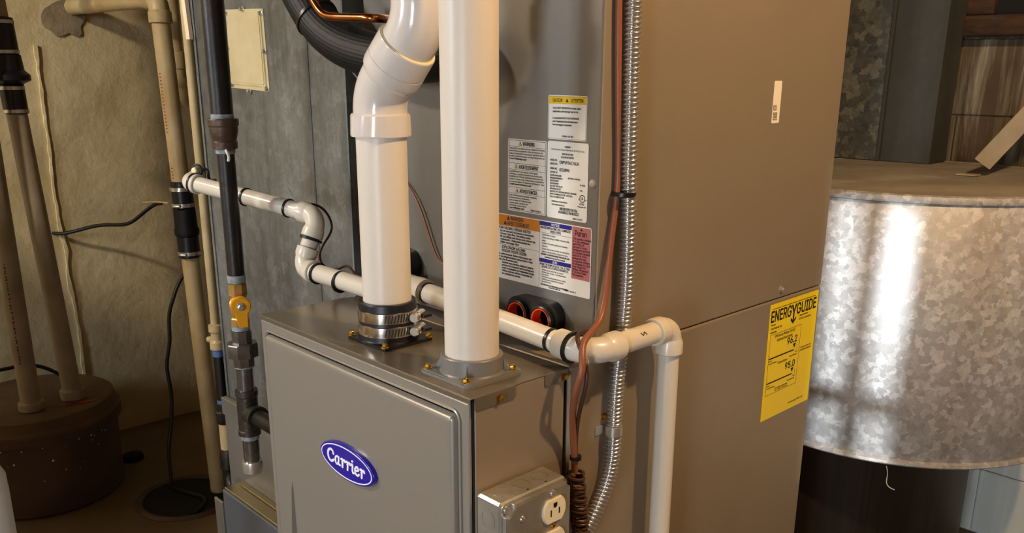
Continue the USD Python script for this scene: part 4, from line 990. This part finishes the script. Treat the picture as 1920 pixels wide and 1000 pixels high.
rng = np.random.default_rng(3)
spk = []
for k in range(26):
    a_ = math.radians(rng.uniform(-75, 60)); z_ = .25 - .12 * rng.random() ** 2
    n_ = np.array([math.cos(a_ - .3), math.sin(a_ - .3), 0]); s_z = rng.uniform(.0015, .004)
    spk.append(lathe(BC + n_ * (BR - .003) + Z * (z_ - .03), n_, [(s_z, 0), (s_z * .6, .0012)], 6))
sb.add('paint_splashes', cat(spk), 'label_cream', kind='stuff')

def vpipe(t, x, y, z0, z1, r, mt, name='pipe', **k): return t.add(name, cyl((x, y, z0), (x, y, z1), r, 28), mt, **k)
def vl(t, name, x, y, prof, mt, n=28, **k): return t.add(name, lathe((x, y, 0), Z, prof, n), mt, **k)
# pipe A: second from the left, rubber couplings at the top
AX, AY = -2.053, .192
pa = Thing('sump_discharge_pipe', 'dusty white discharge pipe with black rubber couplings rising from the right of the sump lid', 'drain pipe')
vpipe(pa, AX, AY, .31, 1.16, .0265, 'pvc_dusty')
vl(pa, 'socket', AX, AY, [(.0265, .304), (.0345, .305), (.0345, .330), (.030, .334), (.0265, .336)], 'pvc_dusty')
vl(pa, 'rubber_coupling', AX, AY, [(.027, 1.135), (.0305, 1.137), (.0315, 1.212), (.030, 1.214)], 'black_rubber')
vl(pa, 'valve_body', AX, AY, [(.030, 1.213), (.036, 1.216), (.052, 1.224), (.052, 1.238), (.040, 1.250), (.038, 1.290), (.030, 1.292)], 'black_rubber')
vl(pa, 'rubber_coupling', AX, AY, [(.030, 1.290), (.0355, 1.292), (.0355, 1.385), (.028, 1.387)], 'black_rubber')
for z in (1.143, 1.204, 1.298, 1.375): vl(pa, 'clamp', AX, AY, [(.031 if z < 1.25 else .0355, z - .005), (.0325 if z < 1.25 else .037, z - .0045), (.0325 if z < 1.25 else .037, z + .0045), (.031 if z < 1.25 else .0355, z + .005)], 'zinc', label='steel clamp')
vpipe(pa, AX, AY, 1.386, 2.155, .0265, 'pvc_dusty')
def lean(t, k, z0=.3):
    for p in t.parts:
        p['v'] = p['v'] + np.outer((p['v'][:, 2] - z0), np.array([.69, .72, 0]) * k)
lean(pa, -.050)
# pipe B
BX_, BY_ = -2.037, .072
pb = Thing('sump_vent_pipe', 'dusty white pipe at the far left rising from the middle of the sump lid', 'drain pipe')
vpipe(pb, BX_, BY_, .31, 2.155, .0270, 'pvc_dusty')
vl(pb, 'socket', BX_, BY_, [(.0265, .304), (.0345, .305), (.0345, .326), (.030, .330), (.0265, .332)], 'pvc_dusty')
rng = np.random.default_rng(5)
pb.add('print_mark', cat([on_plane(plate(sbox(-.0022 * rng.uniform(.5, 1.3), -.0016, .0022 * rng.uniform(.5, 1.3), .0016), .0003), (BX_ + .0270 * .80, BY_ - .0270 * .60, z), np.array([.6, .8, 0]), Z) for z in np.linspace(.45, .74, 44) + rng.uniform(-.003, .003, 44)]), 'dark_jacket', smooth=False)
# pipe C with check valve
CXp, CYp = -1.770, .475
pc3 = Thing('check_valve_pipe', 'cream plastic pipe with black rubber check valve, elbowing into the left wall', 'drain pipe')
vpipe(pc3, CXp, CYp, .0, .755, .0240, 'pvc_old')
vpipe(pc3, CXp, CYp, .94, 1.372, .0240, 'pvc_old')
vl(pc3, 'rubber_sleeve', CXp, CYp, [(.025, .738), (.0300, .740), (.0300, .800), (.027, .803)], 'black_rubber')
vl(pc3, 'valve_body', CXp, CYp, [(.027, .800), (.033, .804), (.0345, .818), (.0310, .826), (.0300, .878), (.027, .882)], 'pipe_foam_black')
vl(pc3, 'rubber_sleeve', CXp, CYp, [(.027, .880), (.0290, .882), (.0290, .952), (.025, .955)], 'black_rubber')
for z in (.752, .809, .889, .934): vl(pc3, 'clamp', CXp, CYp, [(.029, z - .0055), (.0318, z - .005), (.0318, z + .005), (.029, z + .0055)], 'zinc', label='steel clamp')
for z in (.752, .889): pc3.add('clamp_screw', cyl((CXp + .030, CYp - .022, z - .0), (CXp + .018, CYp - .036, z), .005, 14), 'zinc')
mm, e0_, e1_ = fitting_elbow((CXp, CYp, 1.0), (CXp, CYp, 1.436), (X0, CYp, 1.442), .034, .0265, .0300, .030)
pc3.add('elbow', mm, 'pvc_old')
pc3.add('pipe', cyl(e1_ + np.array([.01, 0, 0]), (X0 - .02, CYp, 1.442), .0240, 28), 'pvc_old')
pc3.add('print_mark', cat([on_plane(plate(sbox(-.003, -.0015, .003, .0015), .0003), (CXp + .0240 * .30, CYp - .0240 * .954, z), np.array([.954, .30, 0]), Z) for z in np.r_[np.arange(1.09, 1.245, .009), np.arange(.965, 1.0, .009)]]), 'print_red', smooth=False)
lean(pc3, -.022, .62)
# pipe E behind, with a flared elbow
pe = Thing('wall_drain_pipe', 'shadowed cream drain pipe with a socket and bend between the cream pipe and the duct', 'drain pipe')
ea = dep(331, 122, 2.72); eb = np.array([ea[0], ea[1], 2.15])
pe.add('pipe', cyl(ea, eb, .023, 24), 'pvc_old')
pe.add('socket', lathe(ea - Z * .012, Z, [(.024, 0), (.030, .001), (.030, .05), (.024, .052)], 24), 'pvc_old')
pe.add('bend', sweep(spline([ea - Z * .01, ea - Z * .04, dep(338, 150, 2.74), dep(347, 172, 2.80), dep(357, 190, 2.90)], .006), .026, 22), 'pvc_old')
# pipe D: thin gas riser by the duct
DXp, DYp = -1.363, .346
pd = Thing('thin_riser_pipe', 'thin yellowed riser pipe close to the left edge of the duct, ending in iron fittings', 'pipe')
vpipe(pd, DXp, DYp, .640, 2.155, .0112, 'pvc_old')
vl(pd, 'fitting', DXp, DYp, [(.011, .585), (.018, .588), (.018, .606), (.014, .612), (.014, .630), (.018, .634), (.018, .650), (.011, .653)], 'pvc_old')
pd.add('cock', cyl((DXp, DYp, .615), (DXp - .028, DYp - .010, .607), .008, 14), 'pvc_old')
vl(pd, 'blue_sealant', DXp, DYp, [(.0110, .568), (.0140, .569), (.0140, .582), (.0110, .586)], 'blue_sealant')
vl(pd, 'nipple', DXp, DYp, [(.0128, .450), (.0128, .570)], 'black_cable')
vl(pd, 'blue_sealant', DXp, DYp, [(.0110, .442), (.0140, .444), (.0140, .452), (.0110, .454)], 'blue_sealant')
vl(pd, 'union', DXp, DYp, [(.012, .388), (.0185, .390), (.0215, .400), (.0215, .420), (.0175, .424), (.0175, .442), (.012, .444)], 'iron_fitting', 8)
vl(pd, 'pale_nipple', DXp, DYp, [(.0160, .318), (.0160, .388)], 'pvc_old')
vl(pd, 'union', DXp, DYp, [(.012, .262), (.0215, .266), (.0215, .298), (.018, .318), (.012, .320)], 'iron_fitting', 20)
pd.add('elbow', sweep(spline([(DXp, DYp, .27), (DXp, DYp, .24), (DXp + .02, DYp - .005, .215), (DXp + .07, DYp - .005, .205)], .004), .017, 20), 'black_iron')
vl(pd, 'lower_pipe', DXp + .02, DYp + .01, [(.013, .0), (.013, .22)], 'black_cable')
# strip of wood in the angle of duct and pipe
stp = Thing('wood_strip', 'pale narrow wooden strip hanging at the top left edge of the duct', 'wood strip')
sa, sb_ = at(340, -20, 1, .290), at(356, 74, 1, .290)
stp.add('strip', trimesh.convex.convex_hull(np.array([p + X * a_ + Y * b_ for p in (sa + Z * .10, sb_) for a_ in (-.0085, .0085) for b_ in (-.004, .004)])), 'pale_wood', smooth=False)

wire('power_cord', 'black cord looping across the left wall from behind the pipes to the check valve',
     [dep(-30, 325, 2.83), dep(0, 345, 2.83), dep(30, 366, 2.84), dep(52, 392, 2.87), dep(72, 425, 2.885), dep(97, 437, 2.87), dep(125, 437, 2.86), dep(165, 427, 2.85), dep(200, 422, 2.83), dep(238, 420, 2.80), dep(262, 405, 2.77), dep(287, 386, 2.75), dep(303, 381, 2.72)], .0058, 'black_cable', 'cord')
wire('cord_end', 'short tan stub at the end of the black cord beside the check valve', [dep(268, 380, 2.735), dep(290, 379, 2.72), dep(316, 381, 2.67)], .0030, 'pvc_old', 'wire')
wire('pump_cord', 'black cord hanging down the wall behind the cream pipe to the floor',
     [dep(352, 505, 2.78), dep(337, 528, 2.78), dep(324, 562, 2.77), dep(317, 595, 2.77), dep(318, 640, 2.77), dep(313, 685, 2.77), dep(320, 730, 2.77), dep(321, 790, 2.76), dep(317, 860, 2.75), dep(320, 905, 2.72), (-1.88, .38, .012), (-1.80, .40, .010), (-1.72, .42, .010), (-1.66, .36, .010)], .0060, 'black_cable', 'cord')
wire('float_cord', 'black cord lying on the sump lid behind the two pipes',
     [(-2.10, -.20, .46), (-2.14, -.06, .415), (-2.15, .04, .405), (-2.15, .13, .395), (-2.13, .20, .345), (-2.105, .232, .312), (-2.10, .215, .3085), (-2.11, .19, .3085)], .0055, 'black_cable', 'cord')
pit = Thing('floor_pit', 'dark round pit ring in the floor at the foot of the cream pipe', 'pit')
pcx = at(352, 935, 2, 0.0)
pit.add('rim', lathe((pcx[0], pcx[1], .0), Z, [(.145, -.01), (.150, .004), (.140, .012), (.128, .008), (.126, -.008)], 40), 'bucket_brown')
pit.add('cover', lathe((pcx[0], pcx[1], .0), Z, [(.130, -.008), (.130, .004), (.01, .0045)], 40), 'dark_gap')  # flat near-black disc in place of the dark depth of the pit
drn = Thing('floor_drain', 'small dark round plug on the floor between the sump and the cream pipe', 'floor drain')
dc = at(250, 862, 2, 0.0)
drn.add('plug', lathe((dc[0], dc[1], 0), Z, [(.034, -.004), (.034, .010), (.030, .020), (.012, .026), (.004, .027)], 28), 'dark_gap')
wp = Thing('white_fitting_pipe', 'clean white plastic pipe and joint cut off at the bottom left corner', 'drain pipe')
wq = at(-14, 950, 0, -1.05); wx, wy = wq[0], wq[1]
wp.add('pipe', cyl((wx, wy, 0.004), (wx, wy, wq[2] + .036), .0305, 32), 'pvc_white')
wp.add('cap', lathe((wx, wy, wq[2] + .030), Z, [(.026, 0), (.0300, .003), (.0295, .030), (.022, .048), (.010, .055)], 32), 'pvc_white')

# an unseen tank, near left and out of view, placed to shade the sump and left wall
wh = Thing('water_heater', 'tall white tank out of view at the near left, placed to shade the sump', 'unseen tank')
wh.add('tank', lathe((-1.62, -.80, 0), Z, [(.24, .03), (.27, .05), (.275, .10), (.275, 1.42), (.26, 1.48), (.20, 1.50)], 48), 'pvc_white')
wh.add('cold_pipe', cyl((-1.80, -.90, 1.45), (-1.80, -.90, 2.155), .012, 16), 'copper')
wh.add('flue', cyl((-1.68, -.98, 1.46), (-1.68, -.98, 2.155), .05, 24), 'galv_duct')
for a_ in (0, 120, 240): wh.add('foot', cyl((-1.62 + .2 * math.cos(math.radians(a_)), -.80 + .2 * math.sin(math.radians(a_)), .004), (-1.62 + .2 * math.cos(math.radians(a_)), -.80 + .2 * math.sin(math.radians(a_)), .035), .02, 12), 'dark_steel')

# ================================================================== DRUM AND RIGHT SIDE
kd = .788 / .907
DC = np.array([CAM[0] + (-.3243 - CAM[0]) * kd, CAM[1] + (1.8306 - CAM[1]) * kd, 0.0]); DR = .449 * kd
zb_, zt_ = CAM[2] - .907 * kd, CAM[2] - .2615 * kd
dm = Thing('galvanized_drum', 'large round galvanized drum with a dusty top and rolled rims behind the furnace', 'drum')
dm.add('shell', lathe(DC, Z, [(DR - .004, zb_ + .006), (DR - .004, zt_ - .010)], 144), 'galv_drum', smooth=True)
dm.add('lid', lathe(DC, Z, [(DR - .0045, zt_ - .009), (DR - .004, zt_ - .002), (DR - .014, zt_ - .001), (.02, zt_ + .002)], 144), 'dust_top', smooth=30)
dm.add('rim', lathe(DC, Z, [(DR - .0045, zt_ - .017), (DR + .001, zt_ - .015), (DR + .0030, zt_ - .009), (DR + .001, zt_ - .002), (DR - .006, zt_ + .0005), (DR - .010, zt_ - .001)], 144), 'galv_drum', smooth=40, label='rolled top rim')
dm.add('rim', lathe(DC, Z, [(DR - .020, zb_ - .001), (DR - .001, zb_), (DR + .0032, zb_ + .004), (DR + .002, zb_ + .010), (DR - .002, zb_ + .0125), (DR - .0045, zb_ + .0135)], 144), 'galv_drum', smooth=40, label='rolled bottom rim')
jk = Thing('drum_base', 'dark streaked brown metal base under the galvanized drum', 'base')
jc = DC + np.array([-.145, -.151, 0]); jl = ray(1811, 920)[:2]; jl /= np.linalg.norm(jl); jc[:2] += jl * .19; jo = jc[:2] - CAM[:2]
jrad = abs(jl[0] * jo[1] - jl[1] * jo[0])
oval = Point(jc[0], jc[1]).buffer(jrad, quad_segs=24).union(Point(jc[0] - .42, jc[1]).buffer(jrad, quad_segs=24)).convex_hull.intersection(sbox(-5, -5, 5, Y1 - .055))
jk.add('jacket', trimesh.creation.extrude_polygon(oval, zb_ - .0035).apply_translation([0, 0, .002]), 'dark_jacket', smooth=25)
jk.add('base_ring', trimesh.creation.extrude_polygon(oval.buffer(.006), .020).apply_translation([0, 0, .001]), 'dark_jacket', smooth=25)
thr = wire('thread', 'single pale thread dangling from the bottom rim of the drum', [dep(1662, 874, 1.86), dep(1664, 890, 1.86), dep(1662, 905, 1.86), dep(1666, 913, 1.86), dep(1677, 919, 1.86)], .0011, 'label_cream', 'thread', sides=6)
bd = Thing('branch_duct', 'old galvanized duct with a vertical seam standing on the back of the dusty drum lid', 'duct')
YD = 1.765
xl = at(1560, 292, 1, YD)[0]; xs = at(1650, 250, 1, YD)[0]; xr = at(1752, 220, 1, YD)[0]
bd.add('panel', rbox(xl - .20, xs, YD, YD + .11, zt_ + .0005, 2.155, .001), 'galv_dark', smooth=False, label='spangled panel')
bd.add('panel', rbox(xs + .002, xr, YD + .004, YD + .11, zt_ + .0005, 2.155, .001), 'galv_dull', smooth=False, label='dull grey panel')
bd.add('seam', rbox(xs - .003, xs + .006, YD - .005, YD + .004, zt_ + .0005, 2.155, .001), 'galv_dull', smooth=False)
hs = Thing('hanger_strap', 'flat dusty metal strap rising diagonally from the drum lid', 'strap')
h0_ = at(1822, 328, 2, zt_ + .004); h1_ = at(1965, 176, 1, h0_[1] + .06)
dv = h1_ - h0_; dv /= np.linalg.norm(dv); sd = np.cross(dv, -FWD); sd /= np.linalg.norm(sd); nn = np.cross(dv, sd)
hs.add('strap', trimesh.convex.convex_hull(np.array([p + sd * a_ + nn * b_ for p in (h0_ + dv * .030, h0_ + dv * .62) for a_ in (-.0205, .0205) for b_ in (-.0025, .0025)])), 'grey_strap', smooth=False)
hs.add('foot', rbox(h0_[0] - .030, h0_[0] + .014, h0_[1] - .016, h0_[1] + .016, zt_ + .0022, zt_ + .0055, .001), 'grey_strap', smooth=False)
finish()
